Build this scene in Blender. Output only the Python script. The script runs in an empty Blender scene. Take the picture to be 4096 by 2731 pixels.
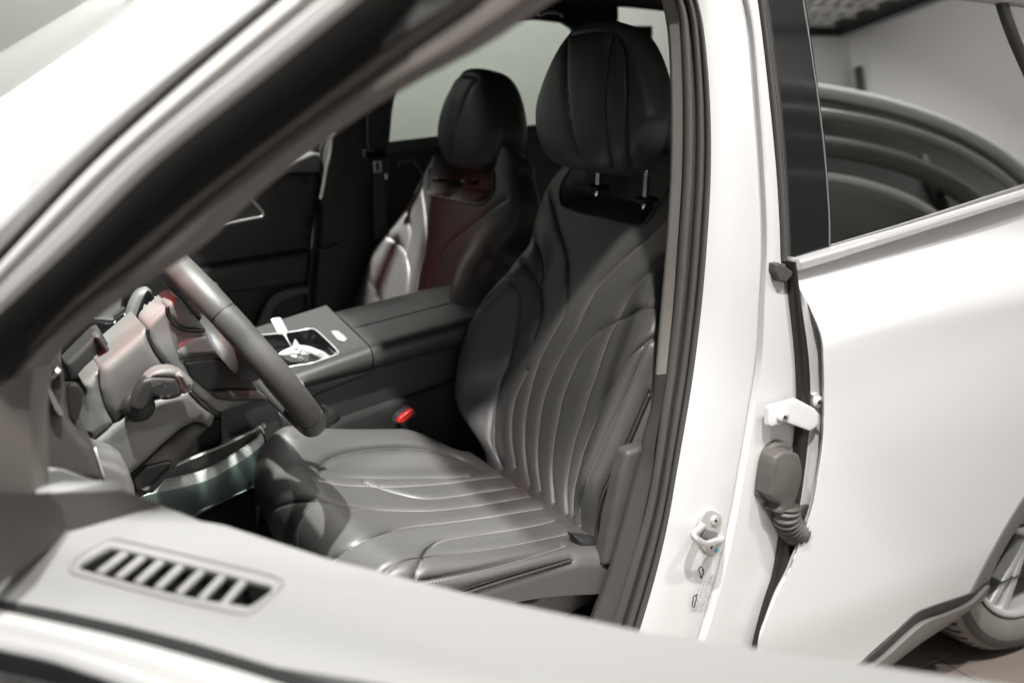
import bpy, bmesh, math, random
import numpy as np
from mathutils import Vector, Matrix
from mathutils.bvhtree import BVHTree
from mathutils.kdtree import KDTree
random.seed(4); rng = np.random.default_rng(7)
sc = bpy.context.scene
V = np.array
rad = math.radians

# ------------------------------------------------------------------ camera
CAM = V([-.96, -1.74, 1.44]); YAW, PITCH, ROLL = rad(60.1), rad(14.9), rad(-.2)
FPX = 3950.0
fwd = V([math.cos(PITCH)*math.cos(YAW), math.cos(PITCH)*math.sin(YAW), -math.sin(PITCH)])
_r = np.cross(fwd, [0, 0, 1.]); _r /= np.linalg.norm(_r); _u = np.cross(_r, fwd)
rgt = math.cos(ROLL)*_r + math.sin(ROLL)*_u
upv = -math.sin(ROLL)*_r + math.cos(ROLL)*_u
cd = bpy.data.cameras.new('camera'); cam = bpy.data.objects.new('camera', cd)
sc.collection.objects.link(cam); sc.camera = cam
m = Matrix.Identity(4)
for i in range(3):
    m[i][0], m[i][1], m[i][2], m[i][3] = rgt[i], upv[i], -fwd[i], CAM[i]
cam.matrix_world = m
cd.sensor_width = 36; cd.lens = FPX/4096*36; cd.clip_start = .05; cd.clip_end = 100
cd.dof.use_dof = True; cd.dof.focus_distance = 1.74; cd.dof.aperture_fstop = 2.8

# ------------------------------------------------------------------ world and lamps
w = bpy.data.worlds.new('World'); sc.world = w; w.use_nodes = True
w.node_tree.nodes['Background'].inputs[0].default_value = (.97, .985, 1, 1)
w.node_tree.nodes['Background'].inputs[1].default_value = .10
sc.view_settings.view_transform = 'Standard'; sc.view_settings.look = 'None'
sc.view_settings.exposure = 0; sc.view_settings.gamma = 1
sc.render.engine = 'CYCLES'
sc.cycles.use_denoising = True
sc.cycles.max_bounces = 8; sc.cycles.diffuse_bounces = 4; sc.cycles.sample_clamp_indirect = 6
def lamp(name, kind, loc, target, power, size=.2, col=(1, 1, 1), spot=None, blend=.1, size_y=None):
    l = bpy.data.lights.new(name, kind); o = bpy.data.objects.new(name, l)
    sc.collection.objects.link(o); l.energy = power; l.color = col
    o.location = loc
    o.rotation_euler = (Vector(target)-Vector(loc)).to_track_quat('-Z', 'Y').to_euler()
    if kind == 'AREA':
        l.size = size
        if size_y: l.shape = 'RECTANGLE'; l.size_y = size_y
    else:
        l.shadow_soft_size = size
    if kind == 'SPOT':
        l.spot_size = spot; l.spot_blend = blend
    return o
RED2 = (-.675, -.07, 1.045)
LAMPS = dict(
    key=lamp('key_lamp', 'SPOT', (.62, -2.0, 3.6), (.45, -.4, .6), 235, .06, (1, .985, .97), rad(80), .5),
    seat=lamp('side_lamp', 'SPOT', (-.62, -1.80, 3.55), (.1, -.2, .8), 560, .05, (1, .972, .958), rad(52), .6),
    front=lamp('front_lamp', 'SPOT', (-1.5, -1.3, 3.4), (-.55, -1.05, 1.0), 450, .04, (1, 1, .97), rad(36), .3),
    screen=lamp('windscreen_lamp', 'SPOT', (-1.05, -.5, 3.5), (-.38, .22, .72), 1100, .04, (1, 1, .97), rad(25), .3),
    far=lamp('far_side_lamp', 'SPOT', (-1.15, 2.0, 3.8), (-.02, 1.02, .95), 2100, .10, (.97, 1, .97), rad(13), .4),
    fill=lamp('ceiling_lamp', 'AREA', (.6, -3.4, 3.6), (.5, -.4, .7), 22, 3.0, (1, .99, .975), size_y=1.6),
    wall=lamp('wall_fill_light', 'AREA', (3.5, -5.6, 3.6), (3.0, -7.5, 1.2), 800, 3.0, (1, .99, .975), size_y=.6),  # added area light, brightens the unseen wall mirrored in the rear glass
    back=lamp('back_wall_fill_light', 'AREA', (1.0, 3.0, 3.7), (1.0, 3.6, 1.9), 105, 4.0, (.97, 1, .96), size_y=.4),  # added area light, brightens the wall beyond the far window
    hall=lamp('hall_fill_light', 'AREA', (3.6, -2.2, 3.7), (3.6, -2.9, .9), 60, 2.5, (1, 1, 1), size_y=.5),  # added area light, brightens the mirrored silver car
    red=lamp('red_lamp', 'SPOT', (-2.9, .25, 2.1), (.22, .74, .93), 70, .04, (1, .03, .06), rad(11), .6),
    red2=lamp('red_lamp', 'SPOT', (-2.6, -.3, 2.6), tuple(RED2), 240, .04, (1, .03, .05), rad(6), .6),
)

# ------------------------------------------------------------------ pixel -> point helpers (measured on real planes of the car)
CR = dict(A=(1900, 900, 2.614), B=(1900, 1450, 1.96), C=(1900, 500, 2.614), D=(300, 1100, 2.091), E=(1000, 1200, 2.613),
          G=(400, 1600, 2.613), c1=(0, 900, .8565), c2=(0, 0, 1.47), c3=(1300, 0, 1.568), c4=(1000, 900, 1.568),
          c5=(1000, 1700, 1.47), c6=(2500, 1400, 1.178), c7=(2900, 0, 1.307), c8=(3200, 1900, 1.887), F=(0, 1900, 1.809), H=(150, 1300, 2.24), I=(700, 500, 1.96), d=(0, 0, .5742))
def K(c, *pts):
    ox, oy, s = CR[c]
    return [(ox+x/s, oy+y/s) for x, y in pts]
def ray(p):
    return fwd + rgt*(p[0]-2048)/FPX - upv*(p[1]-1365.5)/FPX
def onp(p, o, n):
    d = ray(p); n = V(n, float) if not isinstance(n, np.ndarray) else n
    return CAM + d*(((V(o)-CAM) @ n)/(d @ n))
def uy(p, y): return onp(p, (0, y, 0), V([0, 1., 0]))
def uz(p, z): return onp(p, (0, 0, z), V([0, 0, 1.]))
def uxx(p, x): return onp(p, (x, 0, 0), V([1., 0, 0]))
def proj(P):
    d = V(P)-CAM; z = d @ fwd
    return 2048+FPX*(d @ rgt)/z, 1365.5-FPX*(d @ upv)/z
def cat(P, n, closed=False):
    """Catmull-Rom through P, resampled evenly to n points"""
    P = V(P, float)
    if closed: Q = np.vstack([P[-1], P, P[0], P[1]])
    else: Q = np.vstack([2*P[0]-P[1], P, 2*P[-1]-P[-2]])
    out = []
    for i in range(1, len(Q)-2):
        for t in np.linspace(0, 1, 14, endpoint=False):
            a, b, c, d = Q[i-1:i+3]
            out.append(.5*((2*b)+(-a+c)*t+(2*a-5*b+4*c-d)*t*t+(-a+3*b-3*c+d)*t**3))
    out.append(Q[-2]); out = V(out)
    return resam(out, n + (1 if closed else 0))[:n]
def resam(P, n):
    P = V(P, float); L = np.r_[0, np.cumsum(np.linalg.norm(np.diff(P, axis=0), axis=1))]
    t = np.linspace(0, L[-1], n)
    return np.stack([np.interp(t, L, P[:, k]) for k in range(P.shape[1])], 1)
def nz(v): v = V(v, float); return v/np.linalg.norm(v)
def sst(a, b, x):
    t = np.clip((x-a)/(b-a), 0, 1); return t*t*(3-2*t)

# ------------------------------------------------------------------ materials
def mat(name, col, rough=.5, metal=0., coat=0., bump=0., bscale=400., spec=.5, colvar=0., cscale=30., sheen=0., **kw):
    mt = bpy.data.materials.new(name); mt.use_nodes = True
    nt = mt.node_tree; b = nt.nodes['Principled BSDF']
    b.inputs['Base Color'].default_value = (*col, 1); b.inputs['Roughness'].default_value = rough
    b.inputs['Metallic'].default_value = metal; b.inputs['Coat Weight'].default_value = coat
    b.inputs['Coat Roughness'].default_value = .04
    b.inputs['Specular IOR Level'].default_value = spec
    for k, v in kw.items(): b.inputs[k.replace('_', ' ')].default_value = v
    tc = nt.nodes.new('ShaderNodeTexCoord')
    if bump:
        n = nt.nodes.new('ShaderNodeTexNoise'); n.inputs['Scale'].default_value = bscale; n.inputs['Detail'].default_value = 3
        nt.links.new(tc.outputs['Object'], n.inputs['Vector'])
        bp = nt.nodes.new('ShaderNodeBump'); bp.inputs['Strength'].default_value = bump; bp.inputs['Distance'].default_value = .001
        nt.links.new(n.outputs['Fac'], bp.inputs['Height']); nt.links.new(bp.outputs['Normal'], b.inputs['Normal'])
        mt['bump'] = bp.name
    if colvar:
        n = nt.nodes.new('ShaderNodeTexNoise'); n.inputs['Scale'].default_value = cscale; n.inputs['Detail'].default_value = 4
        nt.links.new(tc.outputs['Object'], n.inputs['Vector'])
        mx = nt.nodes.new('ShaderNodeMix'); mx.data_type = 'RGBA'
        mx.inputs[6].default_value = (*[c*(1-colvar) for c in col], 1); mx.inputs[7].default_value = (*[min(1, c*(1+colvar)) for c in col], 1)
        nt.links.new(n.outputs['Fac'], mx.inputs[0]); nt.links.new(mx.outputs[2], b.inputs['Base Color'])
    return mt
def perforate(mt, pitch=.0045, dark=.35, hole=.2):
    """rows of tiny punched holes laid out in the UV map (metres)"""
    nt = mt.node_tree; b = nt.nodes['Principled BSDF']
    uv = nt.nodes.new('ShaderNodeUVMap'); sp = nt.nodes.new('ShaderNodeSeparateXYZ'); nt.links.new(uv.outputs[0], sp.inputs[0])
    def M(op, a, bb=None):
        n = nt.nodes.new('ShaderNodeMath'); n.operation = op
        for i, x in enumerate((a, bb)):
            if x is None: continue
            if isinstance(x, (int, float)): n.inputs[i].default_value = x
            else: nt.links.new(x, n.inputs[i])
        return n.outputs[0]
    yy = M('DIVIDE', sp.outputs['Y'], pitch*.5); row = M('FLOOR', yy)
    xx = M('ADD', M('DIVIDE', sp.outputs['X'], pitch), M('MULTIPLY', M('MODULO', row, 2.), .5))
    fx = M('SUBTRACT', M('FRACT', xx), .5); fy = M('MULTIPLY', M('SUBTRACT', M('FRACT', yy), .5), .5)
    d = M('SQRT', M('ADD', M('MULTIPLY', fx, fx), M('MULTIPLY', fy, fy)))
    h = M('SUBTRACT', 1., M('LESS_THAN', d, hole))
    mx = nt.nodes.new('ShaderNodeMix'); mx.data_type = 'RGBA'
    c = b.inputs['Base Color'].default_value
    mx.inputs[6].default_value = (c[0]*dark, c[1]*dark, c[2]*dark, 1); mx.inputs[7].default_value = c
    nt.links.new(h, mx.inputs[0]); nt.links.new(mx.outputs[2], b.inputs['Base Color'])
    b2 = nt.nodes.new('ShaderNodeBump'); b2.inputs['Strength'].default_value = .3; b2.inputs['Distance'].default_value = .0006
    nt.links.new(h, b2.inputs['Height'])
    if 'bump' in mt: nt.links.new(nt.nodes[mt['bump']].outputs['Normal'], b2.inputs['Normal'])
    nt.links.new(b2.outputs['Normal'], b.inputs['Normal'])
    return mt
def glass(name, tint, refl_ior=1.5, rough=0.):
    mt = bpy.data.materials.new(name); mt.use_nodes = True; nt = mt.node_tree; nt.nodes.clear()
    o = nt.nodes.new('ShaderNodeOutputMaterial'); t = nt.nodes.new('ShaderNodeBsdfTransparent'); g = nt.nodes.new('ShaderNodeBsdfGlossy')
    f = nt.nodes.new('ShaderNodeFresnel'); f.inputs[0].default_value = refl_ior; x = nt.nodes.new('ShaderNodeMixShader')
    t.inputs[0].default_value = (*tint, 1); g.inputs['Roughness'].default_value = rough
    nt.links.new(f.outputs[0], x.inputs[0]); nt.links.new(t.outputs[0], x.inputs[1]); nt.links.new(g.outputs[0], x.inputs[2])
    nt.links.new(x.outputs[0], o.inputs[0]); return mt
MT = dict(
    perf=perforate(mat('perforated_leather', (.080, .077, .074), .43, bump=.25, bscale=900, spec=.6), .0045, .5),
    leather=mat('smooth_leather', (.078, .0755, .073), .42, bump=.3, bscale=700, spec=.55),
    hrleather=mat('headrest_leather', (.068, .068, .0665), .40, bump=.3, bscale=800, spec=.5),
    thread=mat('grey_thread', (.46, .43, .40), .6),
    piping=mat('piping', (.035, .034, .033), .4),
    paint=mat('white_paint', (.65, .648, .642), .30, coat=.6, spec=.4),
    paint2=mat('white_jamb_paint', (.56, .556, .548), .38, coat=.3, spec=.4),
    seal=mat('rubber_seal', (.062, .057, .053), .42, bump=.25, bscale=500),
    rubber=mat('black_rubber', (.014, .013, .012), .45),
    cloth=mat('woven_trim', (.30, .275, .25), .8, bump=.6, bscale=1500, colvar=.15, cscale=900),
    trim=mat('taupe_plastic', (.055, .050, .046), .55, bump=.35, bscale=900),
    trimd=mat('dark_plastic', (.022, .0215, .021), .5, bump=.35, bscale=900),
    trimg=mat('grey_plastic', (.135, .132, .127), .45, bump=.45, bscale=1100),
    frame=mat('frame_trim', (.115, .102, .095), .5),
    doorgrey=mat('door_grey', (.205, .202, .196), .55, bump=.2, bscale=800),
    wheelskin=mat('wheel_leather', (.066, .0635, .061), .42, bump=.3, bscale=1000),
    gloss=mat('black_gloss', (.010, .010, .011), .08, coat=1),
    chrome=mat('chrome', (.78, .77, .75), .10, metal=1),
    satin=mat('satin_metal', (.66, .65, .64), .28, metal=.55),
    lining=mat('roof_lining', (.012, .012, .013), .9),
    carpet=mat('black_carpet', (.012, .0115, .011), .95, bump=.8, bscale=600),
    meshg=perforate(mat('mesh_green', (.085, .125, .112), .38, spec=.7), .0075, .35, .27),
    red=mat('red_plastic', (.42, .014, .012), .4),
    poly=mat('plastic_wrap', (.74, .75, .75), .12, coat=1, Transmission_Weight=.0),
    tag=mat('white_tag', (.86, .86, .83), .5, Subsurface_Weight=.0),
    ink=mat('ink', (.03, .03, .035), .6),
    tyre=mat('tyre_rubber', (.17, .16, .148), .62, bump=.3, bscale=300, colvar=.2, cscale=14),
    tyred=mat('tyre_band', (.045, .043, .040), .5),
    alloy=mat('alloy', (.72, .72, .71), .25, metal=.6),
    boot=mat('boot_rubber', (.085, .077, .070), .55, bump=.4, bscale=350, colvar=.18, cscale=60),
    rocker=mat('rocker_plastic', (.17, .163, .153), .5, bump=.2, bscale=700),
    tile=mat('floor_tile', (.20, .165, .140), .55, colvar=.10, cscale=5, bump=.2, bscale=60),
    grout=mat('grout', (.10, .085, .075), .8),
    wall=mat('wall_paint', (.78, .79, .735), .8, colvar=.03, cscale=2),
    wallw=mat('white_panel', (.78, .775, .76), .6),
    ceil=mat('ceiling_dark', (.03, .03, .03), .8),
    beam=mat('ceiling_lath', (.55, .55, .54), .6),
    glass=glass('clear_glass', (.92, .95, .93), 1.3),
    darkglass=mat('privacy_glass', (.70, .70, .69), .012, metal=1),
    blue=mat('blue_mark', (.02, .42, .50), .5),
    greyb=mat('warm_grey', (.15, .142, .133), .5),
    ring=mat('glow_tube', (.8, .8, .8), .4),
    blackwall=mat('charcoal_panel', (.05, .052, .05), .5),
)

MT.update(honeyw=perforate(mat('honeycomb_light', (.50, .52, .50), .4), .0075, .55, .26), conleather=mat('console_leather', (.030, .0298, .0285), .42, bump=.35, bscale=900), doormould=mat('bright_moulding', (.55, .535, .525), .16, coat=1), rockerd=mat('rocker_shaded', (.055, .052, .048), .5), btn=mat('button_metal', (.40, .40, .39), .35, metal=.7), hubm=mat('hub_cover', (.05, .048, .046), .45, bump=.3, bscale=1100), sideg=mat('tinted_side_glass', (.16, .16, .155), .15, coat=1), thread2=mat('dark_thread', (.20, .19, .18), .6), sail=mat('sail_shade', (.042, .037, .034), .6, bump=.2, bscale=700), blackhole=mat('black_void', (.006, .006, .006), .9), doorgrey2=mat('pale_seal', (.36, .355, .345), .4),
    edge=mat('screen_edge', (.30, .31, .29), .35), trim2=mat('ledge_trim', (.07, .075, .068), .6), trimg2=mat('speaker_trim', (.10, .098, .09), .5),
    belt=mat('belt_webbing', (.045, .043, .04), .7, bump=.5, bscale=1500), knurl=mat('knurled', (.20, .20, .195), .35), glow=mat('airbag_cover', (.19, .185, .18), .42, bump=.3, bscale=1100))
# ------------------------------------------------------------------ mesh helpers
ROOTLOC = {}
def link(name, me, mt, parent=None, smooth=True, kind=None):
    o = bpy.data.objects.new(name, me); sc.collection.objects.link(o)
    if mt is not None and not me.materials: me.materials.append(mt)
    if smooth: me.polygons.foreach_set('use_smooth', [True]*len(me.polygons))
    if parent is not None:
        o.parent = parent; o.matrix_parent_inverse = Matrix.Identity(4)
        # meshes are modelled in world space: shift the vertices into the parent's space
        p, off = parent, Vector((0, 0, 0))
        while p is not None: off += p.location; p = p.parent
        if off.length > 1e-9: me.transform(Matrix.Translation(-off))
    if kind: o['kind'] = kind
    return o
def mk(name, vs, fs, mt, parent=None, smooth=True, kind=None):
    me = bpy.data.meshes.new(name); me.from_pydata([tuple(map(float, v)) for v in vs], [], fs); me.update()
    return link(name, me, mt, parent, smooth, kind)
def empty(name, loc, label=None, cat_=None, group=None, parent=None):
    o = bpy.data.objects.new(name, None); sc.collection.objects.link(o); o.location = loc; o.empty_display_size = .1
    if label: o['label'] = label
    if cat_: o['category'] = cat_
    if group: o['group'] = group
    if parent: o.parent = parent
    return o
def gridfaces(nr, nc, wrapc=False, flip=False):
    f = []
    for i in range(nr-1):
        for j in range(nc if wrapc else nc-1):
            k = (j+1) % nc
            q = (i*nc+j, i*nc+k, (i+1)*nc+k, (i+1)*nc+j)
            f.append(q[::-1] if flip else q)
    return f
def frames(P, up=None):
    T = np.gradient(P, axis=0); T /= np.linalg.norm(T, axis=1)[:, None]+1e-12
    u = V(up, float) if up is not None else V([0, 0, 1.])
    if up is None and abs(T[0] @ u) > .9: u = V([0, 1., 0])
    N = []
    for t in T:
        n = u-(u @ t)*t; n /= np.linalg.norm(n)+1e-12; N.append(n)
        if up is None: u = n
    N = V(N); return T, N, np.cross(T, N)
def tube(name, P, r, mt, parent=None, ns=10, closed=False, up=None, sec=None, caps=True, n=None, kind=None):
    P = cat(P, n, closed) if n else V(P, float)
    T, N, B = frames(P, up)
    if closed:
        T = np.roll(P, -1, 0)-np.roll(P, 1, 0); T /= np.linalg.norm(T, axis=1)[:, None]
        N = N-(N*T).sum(1)[:, None]*T; N /= np.linalg.norm(N, axis=1)[:, None]; B = np.cross(T, N)
    a = np.linspace(0, 2*math.pi, ns, endpoint=False)
    S = sec if sec is not None else [(math.cos(x), math.sin(x)) for x in a]
    r = np.ones(len(P))*r
    vs = [P[i]+r[i]*(s[0]*N[i]+s[1]*B[i]) for i in range(len(P)) for s in S]
    m_ = len(S); fs = gridfaces(len(P), m_, True)
    if closed: fs += [((len(P)-1)*m_+j, (len(P)-1)*m_+(j+1) % m_, (j+1) % m_, j) for j in range(m_)]
    elif caps: fs += [tuple(range(m_))[::-1], tuple((len(P)-1)*m_+j for j in range(m_))]
    return mk(name, vs, fs, mt, parent, kind=kind)
def pillow(name, P, nrm, thick, r, mt, parent=None, n=None, closed_smooth=False, bulge=0.):
    """solid from a planar outline P: thickness goes along -nrm, front rim rounded with radius r, face slightly crowned"""
    P = V(P, float); nrm = nz(nrm)
    per = np.linalg.norm(np.diff(np.vstack([P, P[0]]), axis=0), axis=1).sum()
    if closed_smooth: P = cat(P, n or 60, True)
    else:
        # keep the corners, add points in between
        st = max(per/90, 1e-4); Q = []
        for i in range(len(P)):
            a_, b_ = P[i], P[(i+1) % len(P)]; k = max(1, int(round(np.linalg.norm(b_-a_)/st)))
            Q += [a_+(b_-a_)*t/k for t in range(k)]
        P = V(Q)
    c = P.mean(0); ex = nz(P[len(P)//3]-P[0]); ex = nz(ex-(ex @ nrm)*nrm); ey = np.cross(nrm, ex)
    q = np.stack([(P-c) @ ex, (P-c) @ ey], 1); h0 = (P-c) @ nrm
    if .5*np.sum(q[:, 0]*np.roll(q[:, 1], -1)-np.roll(q[:, 0], -1)*q[:, 1]) < 0: q = q[::-1]; h0 = h0[::-1]
    A_ = np.stack([q[:, 0], q[:, 1], np.ones(len(q))], 1); pl_, *_ = np.linalg.lstsq(A_, h0, rcond=None)
    t = np.roll(q, -1, 0)-np.roll(q, 1, 0); t /= np.linalg.norm(t, axis=1)[:, None]+1e-12
    inn = np.stack([-t[:, 1], t[:, 0]], 1); r = min(r, thick*.9)
    a0, b0 = q, np.roll(q, -1, 0); ab = b0-a0; L2 = (ab**2).sum(1)+1e-18
    def dist(X):
        d = X[:, None, :]-a0[None]; u = np.clip((d*ab[None]).sum(2)/L2[None], 0, 1)
        return np.sqrt((((X[:, None, :]-(a0[None]+u[:, :, None]*ab[None]))**2).sum(2)).min(1))
    def ins_(X):
        x, y = X[:, 0], X[:, 1]; R = np.zeros(len(X), bool)
        for (x1, y1), (x2, y2) in zip(a0, b0):
            with np.errstate(divide='ignore', invalid='ignore'):
                R ^= ((y1 > y) != (y2 > y)) & (x < (x2-x1)*(y-y1)/(y2-y1)+x1)
        return R
    inner = []
    for f in (.08, .25, .5, .75, 1.02) if r > max(np.ptp(q, axis=0))*.012 else ():
        X = q[::2 if f > .3 else 1]+inn[::2 if f > .3 else 1]*r*f; k = ins_(X); k[k] = dist(X[k]) > r*f*.93; inner.append(X[k])
    ext = np.ptp(q, axis=0); g = max(ext)/16; gx, gy = np.meshgrid(np.arange(q[:, 0].min(), q[:, 0].max(), g), np.arange(q[:, 1].min(), q[:, 1].max(), g))
    X = np.stack([gx.ravel(), gy.ravel()], 1); k = ins_(X); k[k] = dist(X[k]) > r*1.1+g*.3; inner.append(X[k])
    pts = np.vstack([q]+inner); m_ = len(q)
    from mathutils.geometry import delaunay_2d_cdt
    vo, eo, fo, ov, _, _ = delaunay_2d_cdt([Vector(p) for p in pts], [], [list(range(m_))], 1, 1e-7)
    vo = V([tuple(v) for v in vo]); dd = np.minimum(dist(vo), r)
    dd[dist(vo) < 1e-7] = 0
    front = np.sqrt(np.maximum(r*r-(r-dd)**2, 0))-r
    flat = r < max(ext)*.012
    if flat: front = front*0
    if bulge: front = front+bulge*sst(0, max(ext)*.3, dist(vo))
    pz = vo @ pl_[:2]+pl_[2]
    top = c+vo[:, :1]*ex+vo[:, 1:]*ey+(pz+front)[:, None]*nrm
    # boundary loop in order
    bm = bmesh.new(); tv = [bm.verts.new(v) for v in top]
    for f in fo:
        try: bm.faces.new([tv[i] for i in f])
        except ValueError: pass
    be = [e for e in bm.edges if len(e.link_faces) == 1]
    bot = {}
    for e in be:
        for v in e.verts:
            if v not in bot: bot[v] = bm.verts.new(v.co-Vector(nrm)*(thick-r))
    for e in be:
        a_, b_ = e.verts; bm.faces.new([a_, b_, bot[b_], bot[a_]])
    be2 = [e for e in bm.edges if len(e.link_faces) == 1]
    try: bmesh.ops.triangle_fill(bm, edges=be2, use_beauty=False)
    except Exception: pass
    bmesh.ops.recalc_face_normals(bm, faces=bm.faces)
    loose = [v for v in bm.verts if not v.link_faces]
    if loose: bmesh.ops.delete(bm, geom=loose, context='VERTS')
    me = bpy.data.meshes.new(name); bm.to_mesh(me); bm.free()
    o = link(name, me, mt, parent, smooth=not flat); sharp(o, 50)
    return o
def pily(name, px, y, thick, r, mt, parent=None, **kw):
    return pillow(name, [uy(p, y) for p in px], (0, -1, 0), thick, r, mt, parent, **kw)
def box(name, c, s, mt, parent=None, bev=.003, R=None, seg=2):
    bm = bmesh.new(); bmesh.ops.create_cube(bm, size=1)
    bmesh.ops.scale(bm, vec=s, verts=bm.verts)
    if bev: bmesh.ops.bevel(bm, geom=bm.edges[:], offset=bev, segments=seg, profile=.5, affect='EDGES')
    M_ = Matrix.Translation(Vector(c)) @ (R.to_4x4() if R is not None else Matrix.Identity(4))
    bm.transform(M_); me = bpy.data.meshes.new(name); bm.to_mesh(me); bm.free()
    return link(name, me, mt, parent, smooth=False)
def band(name, Lp, Rp, prof, nd, mt, parent=None, n=60, back=.012, smooth=True):
    """strip between two space curves; prof = [(u, h)] with h metres along nd; closed at the back"""
    Lc, Rc = cat(Lp, n), cat(Rp, n); nd = nz(nd)
    pr = list(prof); full = pr+[(1, -back+min(0, pr[-1][1])), (0, -back+min(0, pr[0][1]))]
    vs = [Lc[i]+(Rc[i]-Lc[i])*u+nd*h for i in range(n) for u, h in full]
    m_ = len(full); fs = gridfaces(n, m_, True)
    fs += [tuple(range(m_))[::-1], tuple((n-1)*m_+j for j in range(m_))]
    me = bpy.data.meshes.new(name); me.from_pydata([tuple(v) for v in vs], [], fs)
    al_ = np.r_[0, np.cumsum(np.linalg.norm(np.diff(Lc, axis=0), axis=1))]; wd_ = float(np.linalg.norm(Rc-Lc, axis=1).mean())
    uvv = V([(al_[i], u*wd_) for i in range(n) for u, h in full]); ul = me.uv_layers.new(name='UVMap')
    li = np.zeros(len(me.loops), int); me.loops.foreach_get('vertex_index', li); ul.data.foreach_set('uv', uvv[li].ravel())
    bm = bmesh.new(); bm.from_mesh(me); bmesh.ops.recalc_face_normals(bm, faces=bm.faces); bm.to_mesh(me); bm.free()
    o = link(name, me, mt, parent, smooth)
    me.set_sharp_from_angle(angle=rad(38)) if hasattr(me, 'set_sharp_from_angle') else None
    return o
def sharp(o, a=35):
    if hasattr(o.data, 'set_sharp_from_angle'): o.data.set_sharp_from_angle(angle=rad(a))
    return o
def arcprof(u0, u1, h, n=8, base=0.):
    return [(u0+(u1-u0)*(1-math.cos(math.pi*k/n))/2, base+h*math.sin(math.pi*k/n)) for k in range(n+1)]
def bvh(vs, fs): return BVHTree.FromPolygons([Vector(v) for v in vs], fs)
def cast(tree, px):
    h = tree.ray_cast(Vector(CAM), Vector(nz(ray(px))))
    return (V(h[0]), V(h[1])) if h[0] is not None else (None, None)
def casts(tree, px, n=90):
    """seam drawn across the picture of the surface: smooth it, then drop it on the real surface"""
    P = cat(V(px, float), n); out = []
    for p in P:
        a, b = cast(tree, p)
        if a is not None: out.append((a, b))
    if len(out) < 3: return None, None
    A = V([o[0] for o in out]); N = V([o[1] for o in out])
    # drop jumps across silhouettes
    seg = np.linalg.norm(np.diff(A, axis=0), axis=1); med = np.median(seg); cut = np.where(seg > max(.02, 6*med))[0]
    if len(cut):
        best = max(np.split(np.arange(len(A)), cut+1), key=len); A, N = A[best], N[best]
    if len(A) < 3: return None, None
    if len(A) > 20:
        k = np.ones(9)/9; A = np.stack([np.convolve(np.pad(A[:, c], 4, 'edge'), k, 'valid') for c in range(3)], 1)
        N = np.stack([np.convolve(np.pad(N[:, c], 4, 'edge'), k, 'valid') for c in range(3)], 1); N /= np.linalg.norm(N, axis=1)[:, None]
    return A, N
def carve(vs, nr, lines, depth=.006, sig=.0045, puff=.004, psig=.014, reach=.1, mask=None):
    """pull the padding in along the seams and let it swell between them"""
    pts = []
    for L in lines:
        if L is None: continue
        n = max(4, int(np.linalg.norm(np.diff(L, axis=0), axis=1).sum()/.0012)); pts.append(resam(L, n))
    pts = np.vstack(pts); kd = KDTree(len(pts))
    for i, p in enumerate(pts): kd.insert(p, i)
    kd.balance()
    d = V([kd.find(v)[2] for v in vs])
    disp = -depth*np.exp(-(d/sig)**2) + puff*(1-np.exp(-(d/psig)**2)) - puff
    if mask is not None: disp = disp*mask
    return vs+nr*disp[:, None]
def vnormals(vs, fs):
    vs = V(vs); f = V(fs); a = np.cross(vs[f[:, 2]]-vs[f[:, 0]], vs[f[:, 3]]-vs[f[:, 1]])
    n = np.zeros_like(vs)
    for k in range(4): np.add.at(n, f[:, k], a)
    return n/(np.linalg.norm(n, axis=1)[:, None]+1e-12)
def stitches(name, runs, tree, mt, parent, pitch=.0064, ln=.0040, wd=.0017, side=.0024, lift=.0006):
    vs, fs = [], []
    for A, N in runs:
        if A is None: continue
        n = int(np.linalg.norm(np.diff(A, axis=0), axis=1).sum()/pitch)
        if n < 3: continue
        P = resam(A, n); NN = resam(N, n); T = np.gradient(P, axis=0)
        for i in range(n):
            t = nz(T[i]); nn = nz(NN[i]); b = np.cross(nn, t); c = P[i]+b*side
            h = tree.find_nearest(Vector(c))
            if h[0] is not None: c = V(h[0])+V(h[1])*lift*(1 if V(h[1]) @ nn > 0 else -1)
            k = len(vs)
            vs += [c-t*ln/2, c+t*ln/2, c+b*wd/2, c-b*wd/2, c+nn*wd*.8]
            fs += [(k, k+3, k+4), (k+3, k+1, k+4), (k+1, k+2, k+4), (k+2, k, k+4)]
    return mk(name, vs, fs, mt, parent, smooth=False, kind='stuff')
def text(name, s, P, ex, ey, size, mt, parent):
    """flat printed lettering standing .3 mm proud, converted to a mesh"""
    cu = bpy.data.curves.new(name, 'FONT'); cu.body = s; cu.size = size; cu.extrude = .0001; cu.align_x = 'CENTER'; cu.align_y = 'CENTER'
    to = bpy.data.objects.new('tmp', cu); sc.collection.objects.link(to)
    dg = bpy.context.evaluated_depsgraph_get(); me = bpy.data.meshes.new_from_object(to.evaluated_get(dg))
    bpy.data.objects.remove(to)
    ex = nz(ex); ey = nz(ey-(V(ey) @ ex)*ex); ez = np.cross(ex, ey)
    M_ = Matrix([(ex[0], ey[0], ez[0], P[0]), (ex[1], ey[1], ez[1], P[1]), (ex[2], ey[2], ez[2], P[2]), (0, 0, 0, 1)])
    me.transform(M_); me.materials.clear()
    return link(name, me, mt, parent, smooth=False)

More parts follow.
